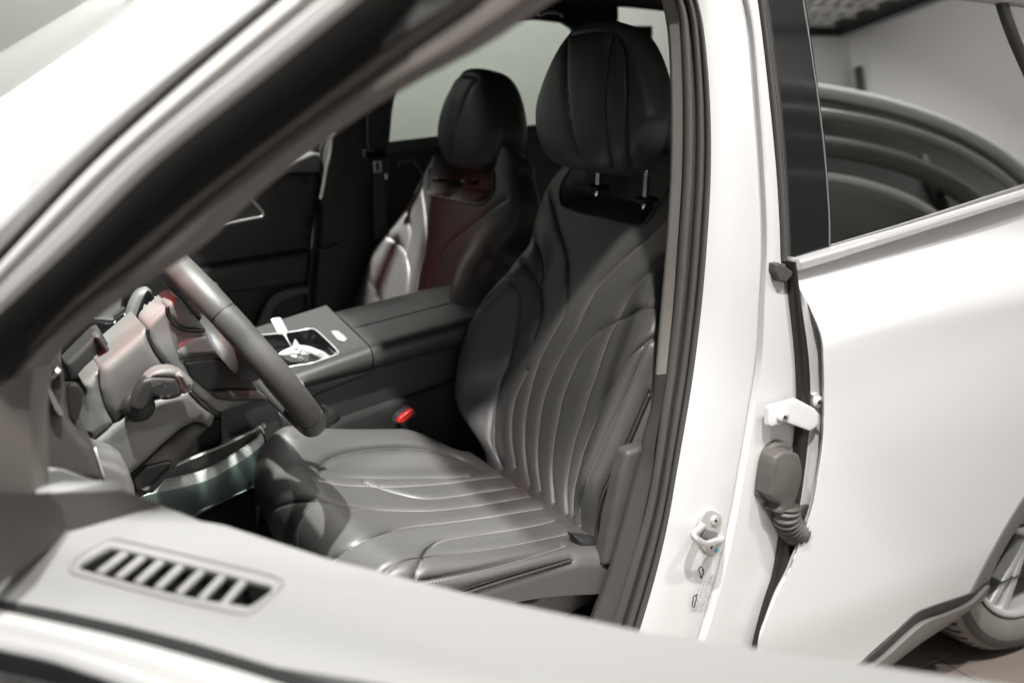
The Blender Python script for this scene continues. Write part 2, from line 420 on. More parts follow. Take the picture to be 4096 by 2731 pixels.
# ================================================================== DRIVER SEAT
YC = -.035
SEAT0 = V([0, YC, .35])
seat = empty('driver_seat', SEAT0, "near front seat behind the steering wheel, black fluted leather, its side toward the open door", 'car seat', 'front seats')
BO = V([.05, YC, .58]); BA = nz([.347, 0, .938]); BN = nz([-.938, 0, .347]); BL = V([0, 1., 0])
def bpt(s, v, w_): return BO+BA*s+BL*v+BN*w_
def tosv(p, w_=0):
    P = onp(p, bpt(0, 0, w_), BN); d = P-BO; return d @ BA, d @ BL
# ---- backrest
outline = K('c3', (1480, 1012), (1390, 1075), (1290, 1180), (1190, 1340), (1110, 1540)) + K('c4', (1590, 130), (1520, 270), (1400, 450), (1290, 650), (1238, 830), (1222, 1000), (1250, 1180), (1330, 1340))
sv = V([tosv(p, w_) for p, w_ in zip(outline, [-.005, 0, .012, .03, .05]+[.062]*20)]); o_ = np.argsort(sv[:, 0]); sv = sv[o_]
SMAX = .785
def hw(s):
    h = np.interp(s, sv[:, 0], sv[:, 1], left=sv[0, 1], right=sv[-1, 1])
    return h
NR, NF, NB = 330, 360, 60
S_ = np.r_[np.linspace(-.035, SMAX, NR)]
hws = hw(S_); kk = np.exp(-np.linspace(-2, 2, 41)**2); kk /= kk.sum(); hws = np.convolve(np.pad(hws, 20, 'edge'), kk, 'valid')
print('half widths', [(round(float(a), 2), round(float(b), 3)) for a, b in list(zip(S_, hws))[::40]])
# top corner rounding
hws = hws*np.where(S_ > SMAX-.05, np.sqrt(np.clip(1-((S_-(SMAX-.05))/.055)**2*.35, 0, 1)), 1)
hwR = np.convolve(np.pad(np.interp(S_, [0, .1, .25, .4, .55, .76], [.315, .318, .335, .335, .27, .175]), 20, 'edge'), kk, 'valid')
hwR = hwR*np.where(S_ > SMAX-.05, np.sqrt(np.clip(1-((S_-(SMAX-.05))/.055)**2*.35, 0, 1)), 1)
def bolster(s, k): return k*sst(-.02, .12, s)*(1-sst(.34, .60, s))+.006
PHD = np.linspace(0, 2*math.pi, 3000, endpoint=False)
ph = np.r_[np.linspace(0, math.pi, NF, endpoint=False), np.linspace(math.pi, 2*math.pi, NB, endpoint=False)]
vs = np.zeros((NR, NF+NB, 3)); uvs = np.zeros((NR, NF+NB, 2))
for i, s in enumerate(S_):
    th = .075*(1-.25*sst(.5, SMAX, s))
    if s > SMAX-.03: th *= math.sqrt(max(0, 1-((s-(SMAX-.03))/.032)**2))
    c, sn = np.cos(ph), np.sin(ph)
    e = .42
    c, sn = np.cos(PHD), np.sin(PHD)
    v = np.sign(c)*np.abs(c)**.62
    wv = np.sign(sn)*np.abs(sn)**e
    t = np.abs(v)
    prof = np.where(v > 0, bolster(s, .085)*sst(.50, .86, t), bolster(s, .062)*sst(.45, .80, t))+.012*sst(.0, .3, s)*(1-sst(.3, .7, s))*(1-t**2)-np.where(v < 0, .065*sst(.84, 1., t)*(1-sst(.45, .62, s)), 0)
    w_ = np.where(sn >= 0, th*(wv-1)+prof*np.clip(wv, 0, 1), th*(wv-1))
    vv = v*np.where(v > 0, hws[i], hwR[i])
    q = np.stack([vv, w_], 1); half = len(PHD)//2
    q = np.vstack([resam(q[:half+1], NF+1)[:-1], resam(np.vstack([q[half:], q[0]]), NB+1)[:-1]])
    vs[i] = BO+BA*s+BL*q[:, :1]+BN*q[:, 1:]; uvs[i, :, 0] = q[:, 0]-q[:, 1]*np.sign(q[:, 0])*(np.abs(q[:, 0]) > .2); uvs[i, :, 1] = s
vs = vs.reshape(-1, 3); fs = gridfaces(NR, NF+NB, True)
tree = bvh(vs, fs)
N0 = vnormals(vs, fs)
if (N0[(NR//2)*(NF+NB)+NF//2] @ BN) < 0: N0 = -N0; fs = [f[::-1] for f in fs]; tree = bvh(vs, fs)
seamsB = dict(
    s1=K('A', (300, 165), (330, 215), (420, 310), (520, 410), (600, 520), (650, 640), (680, 760), (687, 880), (665, 1010), (600, 1180)),
    s2=K('C', (440, 900), (480, 970), (530, 1065), (610, 1175), (660, 1305), (685, 1445)) + K('A', (692, 520), (655, 655)),
    s3=K('C', (760, 500), (755, 640), (790, 800), (840, 1000), (900, 1200), (945, 1330), (965, 1500)) + K('A', (966, 520), (957, 700), (932, 850), (895, 960), (850, 1040), (780, 1160), (700, 1300), (640, 1430)) + K('B', (450, 97), (405, 270), (378, 430), (370, 600), (378, 750), (405, 920), (425, 975)),
    s4=K('A', (200, 430), (270, 490), (350, 580), (420, 670), (450, 760), (450, 880), (430, 1050), (390, 1250), (330, 1480)) + K('B', (205, 100), (165, 300), (150, 450), (145, 600), (165, 740), (215, 830)),
    s5=K('A', (350, 580), (250, 660), (150, 750), (60, 850), (0, 930)) + K('c4', (1500, 430), (1400, 560), (1300, 700), (1262, 830), (1246, 950), (1256, 1100), (1284, 1230), (1330, 1340)),
    f0=K('B', (400, 60), (330, 200), (285, 330), (268, 500), (275, 640), (305, 830)),
    f2=K('C', (2010, 950)) + K('A', (1910, 10), (1800, 110), (1700, 200), (1600, 280), (1500, 370), (1400, 480), (1300, 580), (1230, 690), (1150, 830), (1110, 940), (1060, 1040), (1000, 1160), (900, 1330), (830, 1450)) + K('B', (589, 97), (545, 200), (510, 330), (488, 460), (475, 600), (470, 750), (485, 900), (505, 1020)),
    f3=K('A', (1990, 380), (1900, 420), (1780, 500), (1690, 590), (1620, 690), (1565, 780), (1530, 860), (1490, 950), (1465, 1000), (1430, 1050), (1380, 1150), (1340, 1260), (1290, 1400)) + K('B', (930, 97), (895, 180), (855, 310), (820, 430), (785, 530), (760, 620), (735, 730), (715, 840), (702, 960), (702, 1100), (715, 1195)),
    f4=K('A', (1955, 838), (1850, 855), (1720, 885), (1600, 925), (1500, 975), (1400, 1030), (1310, 1080), (1240, 1130), (1170, 1210), (1100, 1310), (1040, 1420)) + K('B', (735, 97), (700, 180), (660, 300), (635, 430), (608, 570), (592, 700), (585, 830), (592, 960), (608, 1110)),
    f5=K('A', (1910, 1170), (1850, 1180), (1770, 1220), (1680, 1290), (1600, 1370), (1530, 1470)) + K('B', (1140, 40), (1060, 180), (980, 340), (900, 520), (850, 640), (815, 750), (790, 860), (765, 960), (750, 1080), (755, 1200)),
    p1=K('A', (1775, 1225), (1740, 1320), (1690, 1450)) + K('B', (1260, 20), (1200, 160), (1120, 340), (1050, 480), (980, 640), (930, 750), (870, 900), (830, 1040), (805, 1150), (812, 1290)),
    p2=K('B', (1372, 235), (1300, 400), (1240, 540), (1160, 720), (1080, 880), (1010, 1020), (975, 1150), (955, 1300), (965, 1380)),
)
runs = {k: casts(tree, p, 120) for k, p in seamsB.items()}
# recess for the headrest posts, cut back from the face
rec = K('C', (1040, 412), (960, 520), (905, 620), (888, 720), (895, 800), (930, 860), (1100, 925), (1300, 965), (1500, 1010), (1680, 1050), (1760, 1048), (1830, 960), (1900, 860), (1970, 760), (2035, 650), (2140, 480))
rsv = V([tosv(p, 0) for p in rec])
from mathutils.geometry import intersect_point_line
def inside(q, poly):
    x, y = q[:, 0], q[:, 1]; r = np.zeros(len(q), bool)
    for i in range(len(poly)):
        x1, y1 = poly[i]; x2, y2 = poly[i-1]
        with np.errstate(divide='ignore', invalid='ignore'):
            c = ((y1 > y) != (y2 > y)) & (x < (x2-x1)*(y-y1)/(y2-y1)+x1)
        r ^= c
    return r
poly = np.vstack([rsv, [[SMAX+.2, rsv[-1, 1]], [SMAX+.2, rsv[0, 1]]]])
sR = uvs.reshape(-1, 2)[:, 1]; vR = uvs.reshape(-1, 2)[:, 0]
front = np.tile(np.r_[np.ones(NF, bool), np.zeros(NB, bool)], NR)
ins = inside(np.stack([sR, vR], 1), poly) & front
carv = carve(vs, N0, [r[0] for r in runs.values()], .0046, .0034, .0040, .0100)
# distance to the recess rim
rr3 = resam(rsv, 400); kd = KDTree(400)
for i, p in enumerate(rr3): kd.insert((p[0], p[1], 0), i)
kd.balance()
dr = V([kd.find((a, b, 0))[2] if f else 9 for a, b, f in zip(sR, vR, ins)])
carv = carv-BN*(np.where(ins, np.minimum(.085, .9*np.minimum(dr, 1)*1.6), 0))[:, None]
backP = carve(vs, N0, [runs[k][0] for k in ('s3', 'f2', 'f3', 'f4', 'f5', 'p1', 'p2')], .0040, .0034, .0030, .0100)
backP = backP-BN*(np.where(ins, np.minimum(.085, .9*np.minimum(dr, 1)*1.6), 0))[:, None]
o = mk('backrest', carv, fs, MT['perf'], seat)
ul = o.data.uv_layers.new(name='UVMap'); uvf = uvs.reshape(-1, 2)
li = np.zeros(len(o.data.loops), int); o.data.loops.foreach_get('vertex_index', li); ul.data.foreach_set('uv', uvf[li].ravel())
# smooth leather on the outer bolster side and in the recess
o.data.materials.append(MT['leather'])
ptree = KDTree(200)
f5m = resam(runs['p1'][0], 200)
lim_s = (f5m-BO) @ BA; lim_v = (f5m-BO) @ BL; oo = np.argsort(lim_s)
cen = V([(uvf[f[0]]+uvf[f[2]])/2 for f in fs]); vlim = np.interp(cen[:, 1], lim_s[oo], lim_v[oo], left=-.26, right=-.4)
fr = V([front[f[0]] for f in fs]); insf = V([ins[f[0]] for f in fs])
mi = np.where((cen[:, 0] < vlim) | ~fr | insf | (cen[:, 0] > .17+.12*sst(.35, .5, cen[:, 1])), 1, 0)
# the shoulder pads beyond seam s4 are smooth as well
o.data.polygons.foreach_set('material_index', mi.tolist())
tr2 = bvh(carv, fs)
def cords(runs_, dep, par, r=.0014):
    for A, N in runs_:
        if A is None: continue
        P = resam(A, 110); NN = resam(N, 110); Q = P-NN*dep
        tube('seam', Q, r, MT['piping'], par, ns=5)
cords([r for k, r in runs.items() if k not in ('s1', 's2', 's4', 's5')], .0080, seat)
stitches('stitching', [runs[k] for k in ('s3', 'f0', 'f2', 'f3', 'f4', 'f5')], tr2, MT['thread'], seat)
stitches('stitching', [runs['p1']], tr2, MT['thread'], seat, pitch=.006, ln=.0042, wd=.0013, side=.002)
stitches('stitching', [runs['p2']], tr2, MT['thread2'], seat, pitch=.006, ln=.0036, wd=.0011, side=-.006)
tube('piping', runs['p2'][0]+runs['p2'][1]*.0015, .0032, MT['piping'], seat, ns=8, n=90)
tube('piping', [p+BN*.0 for p in [bpt(a, b, .001) for a, b in rsv[:-1]]], .0026, MT['piping'], seat, ns=8, n=110)
# ---- cushion
CO = V([.05, YC, .58]); SL = -.16
def cz(x): return .58+SL*(x-.05)
L0, L1, NOSE = .075, -.385, .085
na, nb = 330, 300
def arc(total_flat, R, drop, n, ):
    """flat distance then a quarter circle then straight drop -> (advance, drop)"""
    q = R*math.pi/2; t = np.linspace(0, total_flat+q+drop, n); adv = np.minimum(t, total_flat); dz = np.zeros(n)
    k = (t > total_flat) & (t <= total_flat+q); a = (t[k]-total_flat)/R; adv[k] = total_flat+R*np.sin(a); dz[k] = R*(1-np.cos(a))
    k = t > total_flat+q; adv[k] = total_flat+R; dz[k] = R+(t[k]-total_flat-q); return adv, dz, t
advx, dzx, tx = arc(L0-L1-NOSE+.07, NOSE, .06, na)
X_ = L0-advx
def cushion_hw(x):   # outer (-y) and inner (+y) half widths
    base = .292+.012*sst(.0, -.3, x)
    c = np.clip((-x-.36)/.19, 0, 1)
    return base-.035*c**2.2
vs = np.zeros((na, nb, 3)); uvc = np.zeros((na, nb, 2))
for i in range(na):
    x = X_[i]; H = cushion_hw(x); R = .034
    Ho = H+.040
    adv, dz, t = arc(H-R, R, .10, nb//2); ao, do_, to_ = arc(Ho-R, R, .052, nb//2)
    y = np.r_[-ao[::-1], adv]; d2 = np.r_[do_[::-1], dz]; tt = np.r_[-to_[::-1], t]
    u = np.abs(y)/np.where(y < 0, Ho, H)
    bol = (.052 if True else 0)*sst(.58, .90, u)*sst(.06, -.12, x)*(1-.75*sst(-.36, -.52, x))
    bol = np.where(y < 0, bol*.22, bol*1.2)
    top = cz(x)+bol-.010*(1-u**2)*sst(.05, -.1, x)*sst(-.45, -.3, x)+.012*np.exp(-((x+.40)/.09)**2)
    z = top-dzx[i]-d2
    z = np.maximum(z, .445-.02*sst(.1, -.5, x))
    vs[i, :, 0] = x; vs[i, :, 1] = YC+y; vs[i, :, 2] = z
    uvc[i, :, 0] = tt; uvc[i, :, 1] = tx[i]
vs = vs.reshape(-1, 3); fs = gridfaces(na, nb)
N0 = vnormals(vs, fs)
if N0[(na//3)*nb+nb//2][2] < 0: N0 = -N0; fs = [f[::-1] for f in fs]
treeC = bvh(vs, fs)
seamsC = dict(
    c1=K('c5', (1500, 290), (1350, 305), (1150, 330), (950, 345), (800, 350), (650, 345), (520, 337), (400, 315)),
    c2=K('c5', (1580, 350), (1400, 375), (1200, 405), (1050, 420), (950, 410), (800, 370), (680, 325)),
    c3=K('c5', (1650, 405), (1450, 440), (1250, 470), (1050, 490), (850, 490), (700, 480), (560, 465), (450, 445), (330, 440), (200, 460), (110, 510)),
    c4=K('c5', (1720, 475), (1500, 510), (1300, 540), (1100, 565), (950, 580), (820, 605), (720, 640), (620, 690), (540, 740), (475, 790), (400, 860)),
    c5=K('c5', (1790, 548), (1600, 590), (1400, 620), (1200, 650), (1120, 665), (1060, 700), (1025, 740), (1005, 790), (985, 850), (970, 920), (950, 990)),
    c6=K('c5', (1860, 625), (1700, 660), (1500, 700), (1300, 730), (1120, 750), (1000, 765), (920, 775), (850, 810), (780, 865), (700, 940)),
    c7=K('c5', (1380, 270), (1240, 185), (1100, 150), (900, 132), (700, 142), (560, 165), (460, 200), (415, 245), (402, 292)),
    c8=K('c5', (400, 296), (600, 297), (800, 302), (1000, 300), (1150, 300), (1300, 290)),
    c9=K('c5', (1850, 695), (1600, 770), (1400, 830), (1200, 880), (970, 935), (800, 990)),
    c10=K('c5', (1900, 790), (1700, 850), (1500, 910), (1220, 1000), (1000, 1070)),
)
runc = {k: casts(treeC, p, 120) for k, p in seamsC.items()}
for k, (a, b) in runc.items():
    if a is None: print('SEAM MISS', k)
carv = carve(vs, N0, [r[0] for r in runc.values()], .0046, .0034, .0044, .0100)
o = mk('cushion', carv, fs, MT['perf'], seat)
ul = o.data.uv_layers.new(name='UVMap'); uvf = uvc.reshape(-1, 2)
li = np.zeros(len(o.data.loops), int); o.data.loops.foreach_get('vertex_index', li); ul.data.foreach_set('uv', uvf[li].ravel())
o.data.materials.append(MT['leather'])
c9 = runc['c9'][0]; oo = np.argsort(c9[:, 0]); ylim = np.interp(vs[[f[0] for f in fs], 0], c9[oo, 0], c9[oo, 1], left=c9[oo, 1][0], right=c9[oo, 1][-1])
mi = np.where((vs[[f[0] for f in fs], 1] < ylim) | (vs[[f[0] for f in fs], 1] > YC+.272), 1, 0)
o.data.polygons.foreach_set('material_index', mi.tolist())
trC = bvh(carv, fs)
cords(runc.values(), .0082, seat)
stitches('stitching', [runc[k] for k in ('c1', 'c2', 'c3', 'c4', 'c5', 'c6', 'c9')], trC, MT['thread'], seat)
stitches('stitching', [runc['c7'], runc['c10']], trC, MT['thread2'], seat, side=-.004, wd=.0011)
tube('piping', runc['c10'][0]+runc['c10'][1]*.001, .0026, MT['piping'], seat, ns=8, n=80)
# seat base, side shield, fabric tab
pily('side_shield', K('c5', (1290, 1040), (1580, 1072), (1690, 1035), (1860, 900), (1890, 830), (1905, 735), (1960, 700), (2070, 800), (2110, 860), (2060, 1010), (1880, 1120), (1500, 1330), (1100, 1330)), YC-.290, .02, .008, MT['greyb'], seat)
pily('recliner_cover', K('c5', (1920, 660), (1985, 670), (2120, 690), (2115, 800), (2030, 770), (1940, 725)), YC-.300, .03, .01, MT['trimd'], seat)
box('seat_frame', (-.2, YC, .40), (.46, .44, .10), MT['trimd'], seat, .02)
tube('fabric_tab', [uy(p, YC-.262) for p in K('c5', (1882, 700), (1900, 735), (1906, 770))], .006, MT['thread'], seat, ns=6, n=12, up=(0, 1, 0), sec=[(1, .25), (1, -.25), (-1, -.25), (-1, .25)])

# ---- headrest
HC = uy(K('d', (1380, 226))[0], YC)
hr = empty('headrest', HC, parent=None); hr.parent = seat; hr.location = HC-SEAT0
HN = nz([-.97, 0, .20]); HU = nz([.20, 0, .97])
nt_, np_ = 240, 340
TH = np.linspace(-math.pi/2, math.pi/2, nt_)
vs = np.zeros((nt_, np_, 3))
P_ = np.linspace(0, 2*math.pi, np_, endpoint=False)
for i, t in enumerate(TH):
    su = np.sign(math.sin(t))*abs(math.sin(t))**.86; cu_ = max(1e-4, abs(math.cos(t)))**(.62 if t > 0 else .50)
    up_ = su*.148
    wide = .184*(1-.34*sst(-.25, 1.05, su))*(1+.05*math.exp(-((su+.35)/.35)**2))
    dep_f = .080; dep_b = .100
    c, s = np.cos(P_), np.sin(P_)
    lat = np.sign(c)*np.abs(c)**.72*wide*cu_
    dd = np.sign(s)*np.abs(s)**.78*np.where(s > 0, dep_f, dep_b)*cu_**.8
    lean = .018*(su*.5+.5)
    vs[i] = HC+HU*up_+BL*lat[:, None]+HN*(dd+lean-.01-.05*(lat/.15)**2*(s > 0)*0)[:, None]
vs = vs.reshape(-1, 3); fs = gridfaces(nt_, np_, True)
N0 = vnormals(vs, fs)
if N0[(nt_//2)*np_+np_//4] @ HN < 0: N0 = -N0; fs = [f[::-1] for f in fs]
treeH = bvh(vs, fs)
seamsH = dict(
    h1=K('c3', (1512, 215), (1505, 330), (1503, 450), (1508, 580), (1520, 700), (1540, 840), (1580, 970), (1640, 1050)),
    h2=K('c3', (1812, 205), (1785, 300), (1768, 420), (1752, 560), (1750, 720), (1760, 870), (1785, 1000), (1810, 1080)),
    h3=K('c3', (1330, 440), (1400, 320), (1480, 245), (1580, 203), (1700, 188), (1790, 196), (1850, 230), (1880, 300), (1890, 450), (1888, 700), (1893, 850), (1910, 970), (1935, 1070)),
)
runh = {k: casts(treeH, p, 140) for k, p in seamsH.items()}
carv = carve(vs, N0, [r[0] for r in runh.values()], .0042, .0032, .0035, .013)
mk('cover', carv, fs, MT['hrleather'], hr)
trH = bvh(carv, fs)
cords(runh.values(), .0060, hr, .0006)
stitches('stitching', [runh['h3']], trH, MT['piping'], hr, side=-.004)
for px, yy in ((K('C', (1288, 660))[0], .05), (K('C', (1785, 790))[0], -.12)):
    b = uy(px, yy)
    tube('post', [b-HU*.02, b, b+V([0, 0, .05]), b+V([-.01, 0, .11])], .0068, MT['chrome'], hr, ns=20)
    # collar
    ringc = [b+V([math.cos(a)*.022, math.sin(a)*.017, 0])+HU*.002 for a in np.linspace(0, 2*math.pi, 32, endpoint=False)]
    tube('post_collar', ringc, .0055, MT['rubber'], seat, ns=10, closed=True)
    pillow('post_collar', [b+V([math.cos(a)*.022, math.sin(a)*.017, 0])+HU*.001 for a in np.linspace(0, 2*math.pi, 28, endpoint=False)], HU, .006, .002, MT['trimd'], seat)
# ---- far seat: mirrored copies of every part
def copy_tree(o_, parent=None):
    c = o_.copy(); sc.collection.objects.link(c); c.parent = parent
    for ch in list(o_.children): copy_tree(ch, c)
    return c
fseat = copy_tree(seat)
fseat.name = 'passenger_seat'; fseat['label'] = "far front seat beyond the armrest, black leather with a red glow on its backrest"
fseat.scale = (.93, -1.07, .93); fseat.location = (.02, .75, .37)
cords([runs[k] for k in ('s1', 's2', 's4', 's5')], .0080, seat)
for ch in fseat.children:
    if ch.name.startswith('backrest'):
        me_ = ch.data.copy(); co_ = (backP-SEAT0).astype(np.float32).ravel(); me_.vertices.foreach_set('co', co_); me_.update(); ch.data = me_
    if ch.name.startswith('headrest'): ch.location.x += .145; ch.location.z -= .022; ch.scale = (1, .93, 1)

# ================================================================== THE WHITE CAR
car = empty('white_car', (0, 0, 0), 'white car with its near front door open, dark interior and seats on show', 'car')
# ---- near side body: pillar trim, seal, painted jamb
def P2(px, y): return [uy(p, y) for p in px]
d_ = lambda *p: K('d', *p)
pil = empty('door_pillar', (.2, -.44, 0), parent=car)
# inner trim of the pillar: woven above, plastic below
band('cloth_trim', P2(d_((1500, -60), (1525, 20), (1537, 110), (1541, 250), (1540, 400), (1531, 560), (1519, 700), (1506, 862)), -.385),
     P2(d_((1545, -60), (1556, 20), (1564, 110), (1568, 250), (1566, 400), (1556, 560), (1546, 700), (1530, 858)), -.41),
     [(0, -.012), (.10, -.003), (.25, 0), (.8, 0), (1, .004)], (-.6, -.8, 0), MT['cloth'], pil, 70)
band('lower_trim', P2(d_((1506, 864), (1497, 940), (1478, 1010), (1470, 1050), (1450, 1120), (1420, 1230), (1385, 1350), (1352, 1440), (1330, 1520)), -.385),
     P2(d_((1530, 861), (1520, 930), (1506, 1010), (1498, 1080), (1482, 1160), (1460, 1250), (1430, 1350), (1402, 1440), (1380, 1520)), -.41),
     [(0, -.02), (.06, -.004), (.2, 0), (.7, .001), (1, .008)], (-.6, -.8, 0), MT['trim'], pil, 70)
pily('lower_trim', K('B', (1195, 715), (1215, 695), (1340, 655), (1400, 800), (1385, 1000), (1300, 1250), (1200, 1600), (1000, 1600), (1080, 1200), (1140, 900)), -.375, .03, .01, MT['trim'], pil)
sealL = d_((1522, -60), (1556, 20), (1566, 110), (1571, 250), (1569, 400), (1559, 560), (1548, 700), (1531, 862), (1520, 935), (1500, 1080), (1480, 1180), (1445, 1300), (1402, 1440), (1370, 1530))
sealR = d_((1580, -60), (1608, 20), (1622, 110), (1632, 250), (1633, 400), (1624, 560), (1612, 700), (1595, 840), (1578, 950), (1555, 1080), (1534, 1200), (1506, 1320), (1468, 1450), (1440, 1540))
band('weather_seal', P2(sealL, -.415), P2(sealR, -.435),
     [(0, 0)]+arcprof(.0, .36, .008, 8)+[(.40, -.006), (.44, -.006)]+arcprof(.46, .74, .009, 8)+[(.77, -.004)]+arcprof(.78, 1, .007, 6), (-.5, -.86, 0), MT['seal'], pil, 140)
jr = d_((1700, -60), (1725, 60), (1738, 200), (1752, 400), (1758, 560), (1750, 700), (1742, 830), (1722, 960), (1700, 1090), (1680, 1200), (1655, 1310), (1630, 1400), (1600, 1500), (1585, 1568))
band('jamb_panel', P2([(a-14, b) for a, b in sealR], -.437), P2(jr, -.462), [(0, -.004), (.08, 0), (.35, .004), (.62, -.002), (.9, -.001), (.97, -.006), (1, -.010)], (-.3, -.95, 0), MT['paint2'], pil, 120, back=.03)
jo = d_((1752, -60), (1772, 60), (1790, 200), (1808, 400), (1822, 560), (1818, 640), (1820, 700), (1833, 830), (1838, 960), (1822, 1100), (1812, 1240), (1790, 1340), (1760, 1440), (1735, 1568))
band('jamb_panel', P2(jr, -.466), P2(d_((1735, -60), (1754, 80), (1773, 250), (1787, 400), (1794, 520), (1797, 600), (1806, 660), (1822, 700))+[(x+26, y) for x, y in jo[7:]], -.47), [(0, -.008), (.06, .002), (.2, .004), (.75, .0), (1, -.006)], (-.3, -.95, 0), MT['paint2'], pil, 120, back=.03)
# dark rubber strip deep in the gap between pillar and rear door
gl = d_((1812, 600), (1820, 700), (1832, 830), (1834, 960), (1818, 1120), (1806, 1180)) + K('c6', (735, 880), (720, 980), (700, 1080), (660, 1200), (625, 1330), (598, 1450), (580, 1550))
gr = d_((1824, 600), (1838, 700), (1856, 830), (1858, 960), (1842, 1110), (1830, 1180)) + K('c6', (784, 890), (780, 980), (765, 1080), (712, 1180), (665, 1300), (640, 1390), (636, 1460), (640, 1560))
band('gap_seal', P2(gl, -.478), P2(gr, -.478), arcprof(0, 1, .012, 8), (-.2, -.97, 0), MT['rubber'], pil, 80)
# check strap bracket
brp = K('c6', (680, 270), (690, 268), (815, 232), (895, 275), (915, 300), (912, 350), (880, 385), (815, 362), (760, 342), (690, 362), (678, 355))
br = pily('hinge_bracket', brp, -.497, .012, .003, MT['paint'], pil)
c = uy(K('c6', (742, 310))[0], -.500)
tube('hinge_bolt', [c+V([0, .012, 0]), c+V([0, -.006, 0])], [.0125, .0115], MT['paint'], pil, ns=20)
tube('hinge_bolt', [c+V([0, .012, 0]), c+V([.0, -.0075, 0])], .004, MT['ink'], pil, ns=10)
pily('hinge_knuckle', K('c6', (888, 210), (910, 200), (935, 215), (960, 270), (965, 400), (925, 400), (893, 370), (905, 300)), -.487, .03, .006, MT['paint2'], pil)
c = uy(K('c6', (908, 242))[0], -.492)
tube('hinge_knuckle', [c+V([0, .006, 0]), c+V([0, -.004, 0])], .011, MT['paint'], pil, ns=16)
tube('hinge_pin', [c+V([0, .006, 0]), c+V([0, -.0055, 0])], .0045, MT['ink'], pil, ns=10)
# wiring boot: flange plate, hood, spout and ribbed hose
boot = empty('wiring_boot', uy(K('c6', (730, 600))[0], -.49), parent=pil)
pily('flange', K('c6', (640, 700), (636, 660), (650, 560), (668, 490), (700, 450), (740, 432), (775, 440), (795, 465), (760, 520), (720, 560), (700, 650), (690, 712)), -.485, .02, .008, MT['boot'], boot, n=70, closed_smooth=True)
pily('hood', K('c6', (712, 505), (745, 480), (790, 478), (825, 495), (840, 560), (838, 610), (825, 660), (806, 720), (805, 790), (760, 790), (722, 770), (735, 735), (700, 712), (682, 690), (690, 600), (700, 540)), -.512, .036, .006, MT['boot'], boot, bulge=.006)
hp = [uy(p, y_) for p, y_ in zip(K('c6', (764, 735), (762, 770), (768, 805), (785, 840), (812, 856), (850, 850), (885, 835)), (-.500, -.500, -.498, -.494, -.487, -.468, -.440))]
hpp = cat(hp, 120); rr = .0235+.0030*np.cos(np.arange(120)*2*math.pi/6.0)
rr = rr*np.linspace(1, 1.05, 120)
tube('ribbed_hose', hpp, rr, MT['boot'], boot, ns=22)
pily('hose_flange', K('c6', (812, 770), (830, 735), (862, 724), (900, 730), (900, 800), (850, 800), (818, 800)), -.482, .02, .006, MT['boot'], boot, n=40)
# striker
strk = empty('door_striker', uy(K('c6', (415, 870))[0], -.455), parent=car)
pl = K('c6', (372, 765), (400, 753), (440, 765), (466, 795), (480, 850), (475, 900), (462, 945), (440, 975), (425, 982), (390, 960), (362, 930), (352, 880), (350, 820))
yS = -.4535
pily('base_plate', pl, yS-.004, .006, .0025, MT['satin'], strk, n=60, closed_smooth=True)
for q in ((421, 800), (400, 925)):
    c = uy(K('c6', q)[0], yS-.004)
    tube('screw', [c+V([0, .002, 0]), c+V([0, -.004, 0]), c+V([0, -.0042, 0])], [.0095, .0085, .006], MT['satin'], strk, ns=24)
    for a in range(3):
        R = Matrix.Rotation(a*math.pi/3+.3, 3, 'Y')
        box('screw_recess', c+V([0, -.0046, 0]), (.0055, .0008, .0016), MT['trimd'], strk, 0, R)
lp = [uy(p, y) for p, y in zip(K('c6', (455, 895), (405, 868), (372, 845), (345, 845), (322, 868), (330, 885), (370, 910), (400, 905), (442, 890)), (yS, yS-.012, yS-.026, yS-.034, yS-.036, yS-.036, yS-.034, yS-.024, yS))]
lp = [uy(K('c6', (368, 828))[0], yS)] + [uy(p, y) for p, y in zip(K('c6', (345, 845), (322, 868), (330, 884), (352, 900), (380, 912), (420, 900), (458, 885)), (yS-.022, yS-.036, yS-.040, yS-.041, yS-.038, yS-.022, yS))]
tube('striker_loop', lp, .0062, MT['satin'], strk, ns=14, n=50)
pily('striker_block', K('c6', (385, 845), (440, 860), (436, 892), (398, 900), (362, 880)), yS-.009, .008, .002, MT['trimg'], strk)
c = uy(K('c6', (431, 942))[0], yS-.0045); tube('blue_dot', [c, c+V([0, -.0006, 0])], .0042, MT['blue'], strk, ns=16)
# tyre pressure sticker: thin print lines and two little car outlines
stk = empty('information_sticker', uy(K('c6', (380, 1130))[0], -.45), parent=car)
ysb = -.4590
def spt(u, v):   # sticker plane
    a, b, c_, d = K('c6', (340, 1000), (470, 1060), (400, 1275), (290, 1195))
    p = np.array(a)*(1-u)*(1-v)+np.array(b)*u*(1-v)+np.array(c_)*u*v+np.array(d)*(1-u)*v
    return uy(p, ysb)
vs, fs = [], []
def ln(a, b, wd):
    a, b = V(a), V(b); t = nz(b-a); n_ = nz(np.cross([0, 1, 0], t))*wd/2; k = len(vs); o2 = V([0, -.0008, 0])
    vs.extend([a+n_+o2, b+n_+o2, b-n_+o2, a-n_+o2]); fs.append((k, k+1, k+2, k+3))
for c_ in range(7):
    for r_ in range(22):
        v0 = .10+r_*.040; L_ = rng.uniform(.012, .034)
        if rng.random() < .72: ln(spt(.30+c_*.1, v0), spt(.30+c_*.1, v0+L_), .0014)
for c_ in (.25, .55, .95): ln(spt(c_, .08), spt(c_, .95), .0003)
for v_ in (.3, .55, .8): ln(spt(.25, v_), spt(.95, v_), .0003)
mk('small_print', vs, fs, MT['trimg'], stk, smooth=False, kind='stuff')
